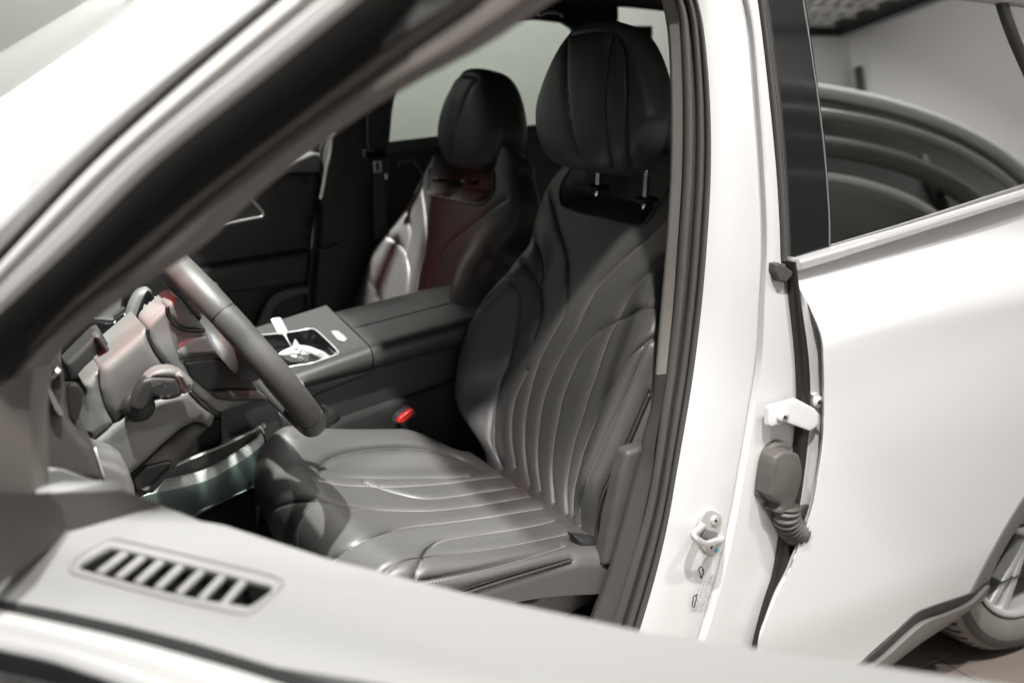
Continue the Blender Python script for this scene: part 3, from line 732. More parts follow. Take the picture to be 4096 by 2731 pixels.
for q in ([(350, 1025), (360, 1020), (368, 1030), (370, 1045), (366, 1060), (362, 1072), (356, 1068), (354, 1050), (348, 1040)],
          [(328, 1155), (336, 1160), (336, 1175), (330, 1190), (328, 1205), (322, 1210), (317, 1198), (320, 1180), (322, 1165)]):
    tube('car_outline', [uy(p, ysb-.001) for p in K('c6', *q)], .0011, MT['ink'], stk, ns=5, closed=True, n=40)
for q in ((366, 1034), (357, 1068), (337, 1151)):
    c = uy(K('c6', q)[0], ysb-.0008); tube('print_dot', [c, c+V([0, -.0004, 0])], .0022, MT['ink'], stk, ns=10)

# ---- rear door
rd = empty('rear_door', (.34, -.49, .3), parent=car)
ZC0, ZC1 = uy(d_((1915, 795))[0], -.5), uy(d_((2352, 635))[0], -.5)
def ysk(P):  # body side: belt, shoulder crease, flank, tuck under
    z = P[2]; zc = ZC0[2]+(ZC1[2]-ZC0[2])*(P[0]-ZC0[0])/(ZC1[0]-ZC0[0])
    return -.0032*sst(zc+.03, zc+.002, z)+.003*sst(zc, zc-.12, z) -.452-.050*sst(1.14, .97, z)-.006*sst(.95, .7, z)+.018*sst(.42, .2, z)
def onskin(p, off=0.):
    y = -.48
    for _ in range(6): y = ysk(uy(p, y))+off
    return uy(p, y)
lead = d_((1822, 616), (1816, 628), (1822, 645), (1850, 690), (1884, 770), (1890, 830)) + K('c6', (935, 200), (930, 420), (905, 600), (870, 760), (820, 900), (775, 1020), (750, 1080), (700, 1180), (655, 1300), (632, 1370), (628, 1460), (635, 1560))
low = K('c6', (635, 1560)) + d_((1860, 1590)) + K('c8', (300, 1510), (420, 1440), (620, 1260), (860, 1060), (1000, 990), (1290, 890), (1430, 620), (1550, 400), (1691, 175)) + d_((2400, 1080), (2480, 1020), (2600, 980))
belt = d_((1822, 616), (2000, 566), (2200, 506), (2352, 458), (2500, 410), (2650, 360))
# grid: each row runs from leading edge to beyond the frame
nrow, ncol = 90, 120
Lc = cat(lead, nrow)
beltc = cat(belt, ncol); lowc = cat(low, 400)
rowsv = []
for i in range(nrow):
    t = i/(nrow-1)
    a = Lc[i]; row = []
    for j in range(ncol):
        s = (j/(ncol-1))**1.35
        top = beltc[0]+(beltc[-1]-beltc[0])*0; k = s*(ncol-1); k0 = int(min(k, ncol-2)); top = beltc[k0]*(1-k+k0)+beltc[k0+1]*(k-k0)
        # column: straight from the belt point down to the point of the low curve at the same share
        kk_ = s*(len(lowc)-1); q0 = int(min(kk_, len(lowc)-2)); bot = lowc[q0]*(1-kk_+q0)+lowc[q0+1]*(kk_-q0)
        tt = (a[1]-Lc[0][1])/(Lc[-1][1]-Lc[0][1])
        base = top*(1-tt)+bot*tt
        lead_base = Lc[0]*(1-tt)+Lc[-1]*tt
        base = base+(a-lead_base)*(1-s)**3
        row.append(base)
    rowsv.append(row)
vs = []
for i in range(nrow):
    for j in range(ncol):
        p = onskin(rowsv[i][j])
        vs.append(p)
vs = V(vs).reshape(nrow, ncol, 3)
# rolled leading edge returning into the gap
ret = vs[:, :1, :]+V([.022, .022, 0]); r1 = vs[:, :1, :]+V([.003, .006, 0])
edge = np.concatenate([ret, r1], 1); vs[:, 0, 0] += .002
allv = np.concatenate([edge, vs], 1); 
o = mk('door_skin', allv.reshape(-1, 3), gridfaces(nrow, ncol+2, False, True), MT['paint'], rd)
IX = np.linspace(0, nrow*.66, 14).astype(int)
# inner return flange seen in the gap
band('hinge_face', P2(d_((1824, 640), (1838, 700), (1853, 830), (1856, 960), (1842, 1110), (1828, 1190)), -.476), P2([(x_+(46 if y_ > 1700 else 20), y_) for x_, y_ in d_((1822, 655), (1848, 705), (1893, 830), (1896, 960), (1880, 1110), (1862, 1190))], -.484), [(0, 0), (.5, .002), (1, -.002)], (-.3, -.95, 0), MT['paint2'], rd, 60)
# glass, appliques and mouldings
def wpl(p, off=0.):
    n_ = nz([0, -1., .13]); return onp(p, V([.34, -.456, 1.13])+n_*off, n_)
def wband(name, L, R, prof, mt, n=50, off=0., back=.01): return band(name, [wpl(p, off) for p in L], [wpl(p, off) for p in R], prof, nz([0, -1, .13]), mt, rd, n, back=back)
gp = d_((1845, -40), (1872, 150), (1896, 330), (1908, 500), (1908, 566), (2352, 440), (2700, 340), (2560, 60), (2330, -60))
def wpillow(name, px, thick, r, mt, off=0., **kw): return pillow(name, [wpl(p, off) for p in px], nz([0, -1, .13]), thick, r, mt, rd, **kw)
wpillow('window_glass', gp, .005, .0005, MT['darkglass'], .0)
wpillow('pillar_applique', d_((1757, -40), (1772, 60), (1790, 220), (1804, 400), (1812, 520), (1814, 596), (1906, 568), (1905, 500), (1893, 330), (1869, 150), (1840, -40)), .008, .001, MT['gloss'], .003)
wband('glass_edge_strip', d_((1834, -60), (1866, 140), (1890, 320), (1903, 480), (1905, 568)), d_((1836.5, -60), (1868.5, 140), (1892.5, 320), (1905.5, 480), (1907.5, 567)), [(0, .0), (.5, .0005), (1, 0)], MT['trimg'], off=.0045)
wband('window_bar', d_((2280, -40), (2312, 60), (2345, 140), (2400, 260)), d_((2300, -40), (2332, 60), (2365, 140), (2420, 260)), arcprof(0, 1, .006, 6), MT['rubber'], off=.004)
wband('window_moulding', d_((1733, -60), (1752, 80), (1772, 250), (1786, 400), (1793, 520), (1795, 600)), d_((1746, -60), (1766, 80), (1788, 250), (1801, 400), (1808, 520), (1810, 606)), arcprof(0, .55, .008, 6)+[(.6, .001)]+arcprof(.62, 1, .005, 5), MT['seal'], 60, off=.004)
wband('window_moulding', d_((1746, -60), (1766, 80), (1788, 250), (1801, 400), (1808, 520), (1810, 600)), d_((1758, -60), (1776, 80), (1796, 250), (1808, 400), (1814, 520), (1816, 600)), arcprof(0, 1, .003, 5), MT['rubber'], 60, off=.003)
# chrome waist strip with a bright end
ct = d_((1822, 592), (1900, 569), (2100, 512), (2352, 434), (2700, 325)); cm = d_((1838, 603), (1905, 584), (2100, 525), (2352, 446), (2700, 337)); cb = d_((1840, 622), (1905, 603), (2100, 540), (2352, 460), (2700, 350))
def yp(px, y): return [uy(p, y) for p in px]
band('chrome_strip', yp(ct, -.462), yp(cm, -.478), arcprof(0, 1, .003, 6), (0, -.5, .86), MT['satin'], rd, 60)
band('chrome_strip', yp(cm, -.478), yp(cb, -.478), [(0, 0), (.05, .0015), (.8, .002), (.9, .0), (1, 0)], (0, -1, 0), MT['satin'], rd, 60)
pily('strip_end_cap', d_((1822, 592), (1834, 593), (1840, 603), (1841, 621), (1828, 622), (1820, 612)), -.480, .016, .002, MT['satin'], rd)
pily('corner_seal', K('c7', (262, 1380), (290, 1375), (330, 1400), (365, 1425), (345, 1455), (318, 1480), (285, 1470), (260, 1420)), -.485, .016, .004, MT['seal'], rd, n=40)
# rocker trim below the door
wedge_t = K('c8', (330, 1567), (400, 1480), (620, 1290), (860, 1062), (1000, 992), (1290, 892), (1380, 820), (1432, 792))
wedge_m = K('c8', (440, 1567), (480, 1490), (640, 1370), (870, 1160), (980, 1090), (1130, 1040), (1300, 960), (1428, 830))
wedge_b = K('c8', (560, 1567), (610, 1520), (700, 1440), (900, 1290), (1080, 1170), (1300, 1012), (1395, 930), (1432, 850))
rk = empty('rocker_trim', (.7, -.47, .25), parent=car)
band('rocker_upper', [onskin(p, -.004) for p in wedge_t], [onskin(p, .012) for p in wedge_m], [(0, 0), (.3, .0), (1, 0)], (0, -1, 0), MT['rockerd'], rk, 60)  # darker copy of the rocker plastic, shading put into the colour
band('rocker_lower', [onskin(p, -.008) for p in wedge_m], [onskin(p, .0) for p in wedge_b], [(0, -.006), (.06, .002), (.5, .004), (.9, .0), (1, -.008)], (0, -.8, .4), MT['rocker'], rk, 60)
# wheel arch lip
al = K('c8', (1290, 890), (1430, 620), (1550, 400), (1691, 172), (1800, 20), (1950, -120)); ar = K('c8', (1432, 792), (1500, 640), (1590, 480), (1691, 338), (1800, 200), (1950, 60))
band('wheel_arch_lip', [onskin(p, -.004) for p in al], [onskin(p, .02) for p in ar], [(0, 0), (.1, .003), (1, 0)], (0, -1, 0), MT['rocker'], rk, 50)

# ---- rear wheel
WC = V([1.335, -.405, .362]); RT = .366
whl = empty('rear_wheel', WC, parent=car)
hwid = .112
prof = []
# tyre section: (axial a (outer = -), radius)
sec = [(-.098, .262), (-.110, .275), (-.118, .300), (-.1165, .325), (-.108, .345), (-.098, .356), (-.085, .3625), (-.06, .3655), (-.02, .3668), (.02, .3668), (.06, .3655), (.085, .3625), (.1, .354), (.112, .33), (.11, .28)]
sec = cat(V(sec), 110); nth = 720; vs = []
for j in range(nth):
    th = 2*math.pi*j/nth
    for a, r in sec:
        rr_ = r
        if abs(a) < .100 and r > .35:
            groove = min(1, max(0, (.0045-abs(abs(a)-.032))/.002))   # two main grooves
            lat = 1 if ((j+ (4 if a > 0 else 0)) % 12) < 3 and abs(a) > .038 else 0
            rr_ -= .011*max(groove, lat)
        if a < -.1 and .318 < r < .336: rr_ += 0
        vs.append(WC+V([math.cos(th)*rr_, (a+.117)*1.3-.117, math.sin(th)*rr_])+V([0, .085, 0]))
o = mk('tyre', vs, gridfaces(nth, len(sec), False)+[((nth-1)*len(sec)+k, (nth-1)*len(sec)+k+1, k+1, k) for k in range(len(sec)-1)], MT['tyre'], whl)
yo = WC[1]+.085
gm = []
for j in range(nth):
    for k in range(len(sec)-1):
        a, r = sec[k]; g_ = abs(a) < .100 and r > .35 and (abs(abs(a)-.032) < .0045 or (((j+(4 if a > 0 else 0)) % 12) < 3 and abs(a) > .038)); gm.append(1 if g_ else 0)
o.data.materials.append(MT['rubber']); o.data.polygons.foreach_set('material_index', gm)
def ringz(name, pts, mt, par):  # lathe about the axle, pts (y offset, r)
    vs = []; n_ = 160
    for j in range(n_):
        th = 2*math.pi*j/n_
        for a, r in pts: vs.append(V([WC[0]+math.cos(th)*r, yo+a, WC[2]+math.sin(th)*r]))
    m_ = len(pts); fs = gridfaces(n_, m_)+[((n_-1)*m_+k, (n_-1)*m_+k+1, k+1, k) for k in range(m_-1)]
    return mk(name, vs, fs, mt, par)
ringz('tyre_band', [(-.1172, .318), (-.1186, .320), (-.1184, .332), (-.1150, .340), (-.111, .342)], MT['tyred'], whl)
ringz('rim', [(-.098, .262), (-.106, .262), (-.108, .255), (-.100, .248), (-.085, .243), (-.02, .235), (.08, .235)], MT['alloy'], whl)
ringz('brake_disc', [(-.02, .03), (-.02, .16), (.0, .17), (.0, .235)], MT['trimd'], whl)
for k in range(5):
    for dlt in (-.13, .13):
        a0 = 2*math.pi*(k+.35)/5; a1 = a0+dlt
        p0 = V([math.cos(a0)*.05, 0, math.sin(a0)*.05]); p1 = V([math.cos(a1)*.252, 0, math.sin(a1)*.252])
        t = nz(p1-p0); n_ = np.cross(t, [0, 1, 0]); wd0, wd1 = .011, .014
        q = [p0+n_*wd0, p1+n_*wd1, p1-n_*wd1, p0-n_*wd0]
        pillow('spoke', [V([WC[0], yo-.094, WC[2]])+x for x in q], (0, -1, 0), .03, .005, MT['alloy'], whl)
ringz('hub_cap', [(-.098, .0), (-.100, .03), (-.094, .055), (-.06, .06)], MT['alloy'], whl)
# wheel housing liner
vs = []
for j in range(40):
    th = math.pi*(-.1+1.2*j/39)
    for a in (0, .28): vs.append(V([WC[0]+math.cos(th)*.42, -.44+a, WC[2]+math.sin(th)*.42]))
mk('wheel_housing', vs, gridfaces(40, 2), MT['trimd'], car)
mk('underbody', [(-1.2, -.42, .22), (3, -.42, .22), (3, 1.2, .22), (-1.2, 1.2, .22)], [(0, 1, 2, 3)], MT['trimd'], car)

# ================================================================== ROOM
def struct(o): o['kind'] = 'structure'; return o
fl = struct(mk('floor', [(-9, -8, -.006), (9, -8, -.006), (9, 7, -.006), (-9, 7, -.006)], [(0, 1, 2, 3)], MT['grout']))
bm = bmesh.new(); bmesh.ops.create_cube(bm, size=1); bmesh.ops.scale(bm, vec=(.596, .596, .012), verts=bm.verts)
bmesh.ops.bevel(bm, geom=bm.edges[:], offset=.0015, segments=1, affect='EDGES'); tme = bpy.data.meshes.new('tile'); bm.to_mesh(tme); bm.free(); tme.materials.append(MT['tile'])
for i in range(-6, 9):
    for j in range(-8, 5):
        a = rad(0); x, y = .20+i*.6, -.05+j*.6
        t = bpy.data.objects.new('tile', tme); sc.collection.objects.link(t); t.parent = fl
        t.location = (x, y, -.006+.0005*rng.random())
bw = struct(mk('back_wall', [(-9, 3.6, 0), (9, 3.6, 0), (9, 3.6, 3.8), (-9, 3.6, 3.8)], [(0, 1, 2, 3)], MT['wall']))
mk2 = lambda name, z0, z1, mt: struct(mk(name, z0, z1, mt))
struct(mk('white_wall', [(-9, 3.5, 0), (-.9, 3.5, 0), (-.9, 3.5, 3.8), (-9, 3.5, 3.8)], [(0, 1, 2, 3)], MT['wallw']))
struct(mk('wall_behind_camera', [(-9, -7.5, 0), (9, -7.5, 0), (9, -7.5, 3.8), (-9, -7.5, 3.8)], [(0, 3, 2, 1)], MT['wallw']))
struct(mk('side_wall', [(8.8, -8, 0), (8.8, 7, 0), (8.8, 7, 3.8), (8.8, -8, 3.8)], [(0, 3, 2, 1)], MT['wallw']))
ceil = struct(mk('ceiling', [(-9, -8, 3.9), (9, -8, 3.9), (9, 7, 3.9), (-9, 7, 3.9)], [(0, 1, 2, 3)], MT['ceil']))
vs, fs = [], []
def bx(a, b):
    k = len(vs)
    for x in (a[0], b[0]):
        for y in (a[1], b[1]):
            for z in (a[2], b[2]): vs.append((x, y, z))
    fs.extend([(k, k+1, k+3, k+2), (k+4, k+6, k+7, k+5), (k, k+4, k+5, k+1), (k+2, k+3, k+7, k+6), (k, k+2, k+6, k+4), (k+1, k+5, k+7, k+3)])
for i in range(60): bx((-4+i*.2, -7, 3.75), (-4+i*.2+.012, 2, 3.80))
for i in range(30): bx((-4, -7+i*.3, 3.748), (8, -7+i*.3+.012, 3.80))
o = mk('ceiling_lattice', vs, fs, MT['beam'], ceil, smooth=False); o['kind'] = 'stuff'

# ================================================================== SILVER CAR BEHIND THE CAMERA SIDE (it shows in the rear glass)
nc_ = empty('parked_car', (3.2, -3.6, 0), 'silver car standing beside the white one, mirrored in its dark rear window', 'car')
def ncar(x, k):   # outline heights along the car: sill, waist, roof
    u = (x-3.2)/2.2
    roof = .98+.98*math.sqrt(max(0, 1-((x-2.0)/2.5)**2)); return (.3, .98-.06*u*u, max(roof, 1.0))
for nm, a_, b_, mt_, yy in (('body', 0, 1, 'satin', -2.22), ('side_glass', 1, 2, 'sideg', -2.30)):
    vs = []; nx_ = 60
    for i in range(nx_):
        x = 1.05+4.3*i/(nx_-1); h = ncar(x, 0)
        for j in range(8):
            t = j/7; z = h[a_]+(h[b_]-h[a_])*t; vs.append((x, yy-.07*math.sin(math.pi*t*.5)*(.3 if a_ == 0 else 3)-.02*((x-3.2)/2.2)**4, z))
    mk(nm, vs, gridfaces(nx_, 8), MT[mt_], nc_)
vs = []
for i in range(60):
    x = 1.05+4.3*i/59; h = ncar(x, 0)[2]
    for j in range(10): t = j/9; vs.append((x, -2.5-1.4*t, h+.07*math.sin(math.pi*t)))
mk('roof_panel', vs, gridfaces(60, 10), MT['satin'], nc_)
tube('roof_bow', [(1.05+4.3*i/39, -2.49, ncar(1.05+4.3*i/39, 0)[2]+.005) for i in range(40)], .035, MT['wallw'], nc_, ns=10)
tube('waist_strip', [(1.05+4.3*i/39, -2.21, ncar(1.05+4.3*i/39, 0)[1]) for i in range(40)], .02, MT['wallw'], nc_, ns=10)
for k_, (sc_, r_, m_n) in enumerate(((.86, .022, 'satin'), (.70, .05, 'trimg'), (.56, .018, 'wallw'))):
    tube('mirror_arc', [(2.0+2.5*sc_*math.cos(t), -2.36+.03*k_, .98+.98*sc_*math.sin(t)) for t in np.linspace(.02, 2.2, 40)], r_, MT[m_n], nc_, ns=8)  # added arcs, shaped for the curved reflection in the rear glass
for px_ in (3.3, 4.3): tube('window_pillar', [(px_, -2.24, .98), (px_+.06, -2.48, 1.58)], .035, MT['rubber'], nc_, ns=8)
for wx in (1.9, 4.5):
    tube('wheel_arch', [(wx+.42*math.cos(t), -2.20, .36+.42*math.sin(t)) for t in np.linspace(0, math.pi, 30)], .03, MT['rubber'], nc_, ns=8)
    tube('wheel', [(wx, -2.22, .34), (wx, -2.45, .34)], .33, MT['tyre'], nc_, ns=40)
# a roller door in the wall behind: long panels with dark joints
rd_ = empty('roller_door', (6.2, -7.45, 0), 'pale sectional garage door across the hall, mirrored in the rear window', 'garage door')
for k in range(6): box('panel', (6.2, -7.44, .32+k*.52), (5.0, .05, .50), MT['wallw'], rd_, .02)
for k in range(2): tube('door_rail', [(3.65+5.1*k, -7.38, 0), (3.65+5.1*k, -7.38, 3.4)], .05, MT['trimg'], rd_, ns=8)
bench = empty('tool_cabinet', (5.2, -6.9, 0), 'dark tool cabinet against the far wall, mirrored in the rear window', 'cabinet')
box('cabinet_body', (5.2, -7.0, .95), (1.3, .5, 1.9), MT['trimd'], bench, .02)
for k in range(4): box('drawer', (5.2, -6.735, .3+k*.45), (1.2, .03, .40), MT['trimg'], bench, .01)

# ================================================================== OPEN FRONT DOOR (seen over its waist, window lowered)
fd = empty('front_door', (-.6, -1.08, .5), parent=car)
DE = nz([.69, -.72, 0]); DNO = nz([-.72, -.69, 0]); DP = V([-.95, -.735, 1.0])
def udr(p, off=0.): return onp(p, DP+DNO*off, DNO)
def dband(name, L, R, prof, mt, off=0., n=60, back=.02): return band(name, [udr(p, off) for p in L], [udr(p, off) for p in R], prof, DNO, mt, fd, n, back=back)
L0 = d_((640, -60), (562, 0), (273, 219), (0, 426), (-90, 500)); L1 = d_((697, -60), (622, 0), (379, 196), (184, 370), (8, 553), (-70, 635))
L2 = d_((722, -60), (647, 0), (403, 206), (208, 382), (34, 566), (-40, 650)); L3 = d_((895, -60), (820, 0), (586, 188), (352, 375), (148, 574), (0, 712), (-70, 778))
L4 = d_((1110, -60), (1040, 0), (919, 80), (703, 250), (469, 430), (312, 559), (130, 720), (30, 835), (-20, 900)); L5 = d_((1330, -60), (1240, 0), (1080, 105), (919, 191), (762, 289), (566, 441), (422, 574), (240, 695), (125, 785), (64, 850))
dband('frame_skin', L0, L1, [(0, -.02), (.05, -.004), (.3, .003), (.8, .004), (1, -.004)], MT['paint'], .02)
dband('frame_seal', L1, L2, [(0, -.012), (.5, -.009), (1, -.012)], MT['rubber'], .02)
dband('frame_moulding', L2, L3, [(0, -.006), (.06, .003), (.3, .007), (.42, .003), (.5, .002), (.62, .006), (.9, .005), (1, -.003)], MT['doormould'] if 'doormould' in MT else MT['satin'], .018)
dband('glass_channel', L3, L4, [(0, 0), (.1, .004), (.3, -.006), (.6, -.010), (1, -.004)], MT['rubber'], .008)
dband('frame_trim', L4, L5, [(0, -.004), (.12, .004), (.3, .002), (.38, -.003), (.5, .003), (.8, .003), (.93, -.004), (1, -.016)], MT['frame'], -.004, back=.015)
dband('frame_post', d_((-40, 860), (-30, 960), (-25, 1100), (-22, 1250), (-20, 1420)), d_((64, 850), (54, 960), (56, 1080), (56, 1160), (44, 1260), (14, 1330), (-10, 1460)), [(0, 0), (.4, .004), (.62, -.004), (.85, -.008), (.95, -.010), (1, -.02)], MT['frame'], -.002, back=.012)
# trim top with demister grille
TN = nz([-.72*.12, -.69*.12, 1]); TO = V([-.87, -.96, 1.0])
def tp(p, off=0.): return onp(p, TO+TN*off, TN)
Fk = lambda *p: K('F', *p)
outer = Fk((-60, 880), (0, 895), (400, 968), (900, 1078), (1400, 1205), (2000, 1385)) + d_((940, 1580), (1250, 1680), (1700, 1800), (2500, 1990), (2500, 1610), (2352, 1577), (1480, 1450), (1060, 1360)) + Fk((2352, 598), (1620, 362), (1450, 332), (1000, 150), (860, 92), (700, 40), (450, -45), (330, -60), (-60, -60))
hole = cat(V(Fk((575, 650), (680, 580), (790, 520), (860, 530), (1300, 632), (1900, 782), (1972, 806), (1960, 840), (1815, 945), (1730, 940), (1300, 868), (620, 690))), 60, True)
op = V([tp(p) for p in outer]); hp_ = V([tp(p) for p in hole])
from mathutils.geometry import tessellate_polygon
ex = nz([.69, -.72, 0]); ey = np.cross(TN, ex)
tt = tessellate_polygon([[Vector(((q-TO) @ ex, (q-TO) @ ey, 0)) for q in op], [Vector(((q-TO) @ ex, (q-TO) @ ey, 0)) for q in hp_]])
allp = np.vstack([op, hp_]); fsx = []
for a, b, c in tt:
    n_ = np.cross(allp[b]-allp[a], allp[c]-allp[a]); fsx.append((a, b, c) if n_ @ TN > 0 else (a, c, b))
vs = list(allp); no = len(op); nh = len(hp_); k = len(vs)
vs += [p+V([0, 0, -.30])+V([.72, .69, 0])*(.004) for p in op]; vs += [p-TN*.007 for p in hp_]
for i in range(no): j = (i+1) % no; fsx.append((i, j, k+j, k+i))
for i in range(nh): j = (i+1) % nh; fsx.append((no+i, no+j, k+no+j, k+no+i))
me = bpy.data.meshes.new('door_trim'); me.from_pydata([tuple(v) for v in vs], [], fsx)
bm = bmesh.new(); bm.from_mesh(me); bmesh.ops.recalc_face_normals(bm, faces=bm.faces)
ed = [e for e in bm.edges if e.verts[0].index < no+nh and e.verts[1].index < no+nh and len(e.link_faces) == 2 and e.calc_face_angle(0) > .5]
bmesh.ops.bevel(bm, geom=ed, offset=.0045, segments=4, profile=.5, affect='EDGES', clamp_overlap=True)
bm.to_mesh(me); bm.free()
o = link('door_trim', me, MT['doorgrey'], fd); sharp(o, 30)
zA = uy(Fk((328, 128))[0], -.757)[2]
A_, B_ = uy(Fk((328, 128))[0], -.757), uy(Fk((880, 108))[0], -.757); B_[2] = zA
pillow('sail_block', [A_, B_, uz(Fk((700, 30))[0], zA), uz(Fk((440, -50))[0], zA), uz(Fk((250, -30))[0], zA), uz(Fk((250, 128))[0], zA)], (0, 0, 1), .16, .003, MT['doorgrey'], fd)
pillow('sail_shade_plate', [uy(p, -.7590) for p in Fk((300, 305), (326, 132), (600, 124), (880, 112), (1150, 214), (1440, 330), (1300, 347), (900, 381), (540, 401))], (0, -1, 0), .004, .0002, MT['sail'], fd)  # thin dark plate; its colour stands in for shade on the trim
SN = nz([.86, -.5, 0])
pillow('sail_shade_plate', [onp(p, V([-.955, -.855, 1.0]), SN) for p in Fk((-60, 850), (0, 800), (120, 700), (282, 582), (545, 400), (420, 200), (330, 128), (-60, 128))], SN, .02, .001, MT['sail'], fd)  # second dark plate, shade beside the frame post put into its colour
vent = empty('demister_grille', hp_.mean(0), parent=fd)
nh = len(hp_); wv_ = [p-TN*.004+(hp_.mean(0)-p)*.004 for p in hp_]+[p-TN*.06 for p in hp_]
mk('grille_well', wv_, [(i, (i+1) % nh, nh+(i+1) % nh, nh+i) for i in range(nh)]+[tuple(nh+i for i in range(nh))], MT['blackhole'], vent, smooth=False)
lip = cat(V(Fk((515, 660), (560, 590), (680, 510), (790, 458), (880, 465), (1300, 560), (1700, 655), (1980, 725), (2040, 775), (1990, 840), (1830, 972), (1740, 990), (1300, 900), (900, 800), (600, 722), (525, 695))), 90, True)
tube('grille_bezel', [tp(p, .0008) for p in lip], .0022, MT['doorgrey'], vent, ns=10, closed=True)
xl = [712, 848, 988, 1135, 1288, 1448, 1612]; yl = [690, 725, 760, 800, 838, 880, 918]; xu = [905, 1032, 1165, 1310, 1460, 1612, 1762]; yu = [548, 578, 608, 642, 678, 715, 752]
for a, b, c, e in zip(xl, yl, xu, yu):
    q = Fk((a-24, b), (a+30, b+10), (c+26, e+8), (c-26, e-6)); pillow('grille_slat', [tp(p, -.0015) for p in q], TN, .004, .0015, MT['doorgrey'], vent)
# glass slot and the outer waist mouldings
def tband(name, A, B, oa, ob, prof, mt, back=.01): return band(name, [tp(p, oa) for p in A], [tp(p, ob) for p in B], prof, TN, mt, fd, 60, back=back)
A1 = Fk((-80, 878), (0, 898), (400, 970), (900, 1080), (1400, 1207), (2000, 1387), (2700, 1600)); B1 = Fk((-80, 945), (0, 962), (400, 1048), (900, 1165), (1400, 1300), (1850, 1430), (2500, 1640))
tband('glass_slot', A1, B1, -.001, -.004, [(0, 0), (1, 0)], MT['blackhole'])
B2 = Fk((-80, 1110), (0, 1130), (350, 1210), (700, 1305), (1000, 1400), (1400, 1540), (1800, 1680)); B3 = Fk((-80, 1125), (0, 1147), (350, 1232), (700, 1330), (1000, 1432), (1400, 1575), (1800, 1720))
B4 = Fk((-80, 1245), (0, 1268), (350, 1345), (640, 1440), (900, 1530), (1300, 1680), (1700, 1830)); B5 = Fk((-80, 1390), (0, 1420), (350, 1500), (640, 1600), (900, 1700), (1300, 1850), (1700, 2000))
tband('waist_seal', B1, B2, -.001, -.003, [(0, -.006), (.08, 0), (.3, .003), (.55, .001), (.7, .0025), (1, -.004)], MT['doorgrey2'], back=.05)
tband('waist_gap', B2, B3, -.010, -.010, [(0, 0), (1, 0)], MT['rubber'])
tband('chrome_waist_strip', B3, B4, -.004, -.010, arcprof(0, 1, .003, 8), MT['satin'])
tband('chrome_waist_strip', B4, B5, -.010, -.020, [(0, 0), (.5, .002), (1, 0)], MT['gloss'])  # black gloss paints the dark reflection in the chrome
B6 = Fk((-80, 1700), (0, 1740), (350, 1850), (900, 2100), (1700, 2400))
tband('door_skin', B5, B6, -.020, -.10, [(0, 0), (.1, .003), (1, 0)], MT['paint'])
# inner face of the door (it shows in the rear glass) and the rest of its window frame
c0 = DP+DE*.02-DNO*.03
q = [c0+V([0, 0, -.66]), c0+DE*.95+V([0, 0, -.66]), c0+DE*.98+V([0, 0, -.02]), c0+V([0, 0, -.02])]
pillow('inner_panel', q, -DNO, .02, .008, MT['doorgrey'], fd)
q = [p+DNO*.09 for p in q]; pillow('outer_panel', q, DNO, .02, .008, MT['paint'], fd)
fr = [c0+DE*.575+V([0, 0, .555]), c0+DE*.70+V([0, 0, .60]), c0+DE*.86+V([0, 0, .62]), c0+DE*.97+V([0, 0, .56]), c0+DE*1.00+V([0, 0, .40]), c0+DE*.99+V([0, 0, .0])]
tube('frame_rear', fr, .030, MT['paint'], fd, ns=16, n=50)
tube('frame_rear_seal', [p-DNO*.032 for p in fr], .012, MT['rubber'], fd, ns=10, n=50)

# ================================================================== A PILLAR, WINDSCREEN, ROOF
ap = empty('windscreen_pillar', (-.8, -.5, 1.3), parent=car)
band('pillar_skin', P2(d_((-140, 300), (0, 210), (160, 103), (325, -8), (460, -98)), -.47), P2(d_((-140, 620), (0, 520), (300, 290), (640, 30), (800, -90)), -.52), [(0, -.02), (.05, -.004), (.15, 0), (.7, .002), (1, -.004)], (-.35, -.9, .25), MT['paint'], ap, 60)
band('windscreen_edge', P2(d_((-140, 205), (0, 122), (207, -2), (330, -80)), -.40), P2(d_((-140, 330), (0, 240), (160, 130), (325, 20), (480, -80)), -.42), [(0, 0), (.6, .002), (.7, -.001), (1, 0)], (-.4, -.8, .3), MT['edge'] if 'edge' in MT else MT['greyb'], ap, 40)
wsn = nz([-.62, 0, .78])
ws = [V([-1.05, -.44, 1.08]), V([-1.05, 1.10, 1.08]), V([-.42, 1.02, 1.575]), V([-.42, -.38, 1.575])]
mk('windscreen_glass', ws, [(0, 1, 2, 3)], MT['glass'], ap, smooth=False)
rf = empty('roof', (.4, .3, 1.6), parent=car)
# roof shell: outside skin above, dark lining below, rails on both sides
ny, nx = 14, 30; vs = []
for i in range(nx):
    x = -.42+i*(2.6/(nx-1))
    for j in range(ny):
        y = -.40+j*(1.44/(ny-1)); k = (y-.32)/.72
        vs.append((x, y, 1.645+.055*(1-k*k)+.03*k-.04*((x-.6)/1.8)**2))
vs = V(vs); mk('roof_lining', vs, gridfaces(nx, ny), MT['lining'], rf)
mk('roof_skin', vs+V([0, 0, .045]), gridfaces(nx, ny), MT['paint'], rf)
# near roof rail just over the door opening
tube('roof_rail', [(-.75, -.475, 1.43), (-.5, -.45, 1.535), (-.25, -.42, 1.60), (.1, -.40, 1.625), (.6, -.395, 1.63), (1.4, -.40, 1.60), (2.1, -.40, 1.55)], .036, MT['paint'], rf, ns=12, n=40)
tube('roof_rail', [(-.75, 1.12, 1.43), (-.5, 1.10, 1.535), (-.25, 1.06, 1.64), (.1, 1.05, 1.70), (.6, 1.05, 1.71), (1.4, 1.05, 1.68), (2.1, 1.05, 1.55)], .036, MT['lining'], rf, ns=12, n=40)
tube('grab_handle', [uy(p, .9) for p in K('c3', (1340, 90), (1390, 70), (1470, 72), (1500, 100))], .008, MT['gloss'], rf, ns=10, n=24)

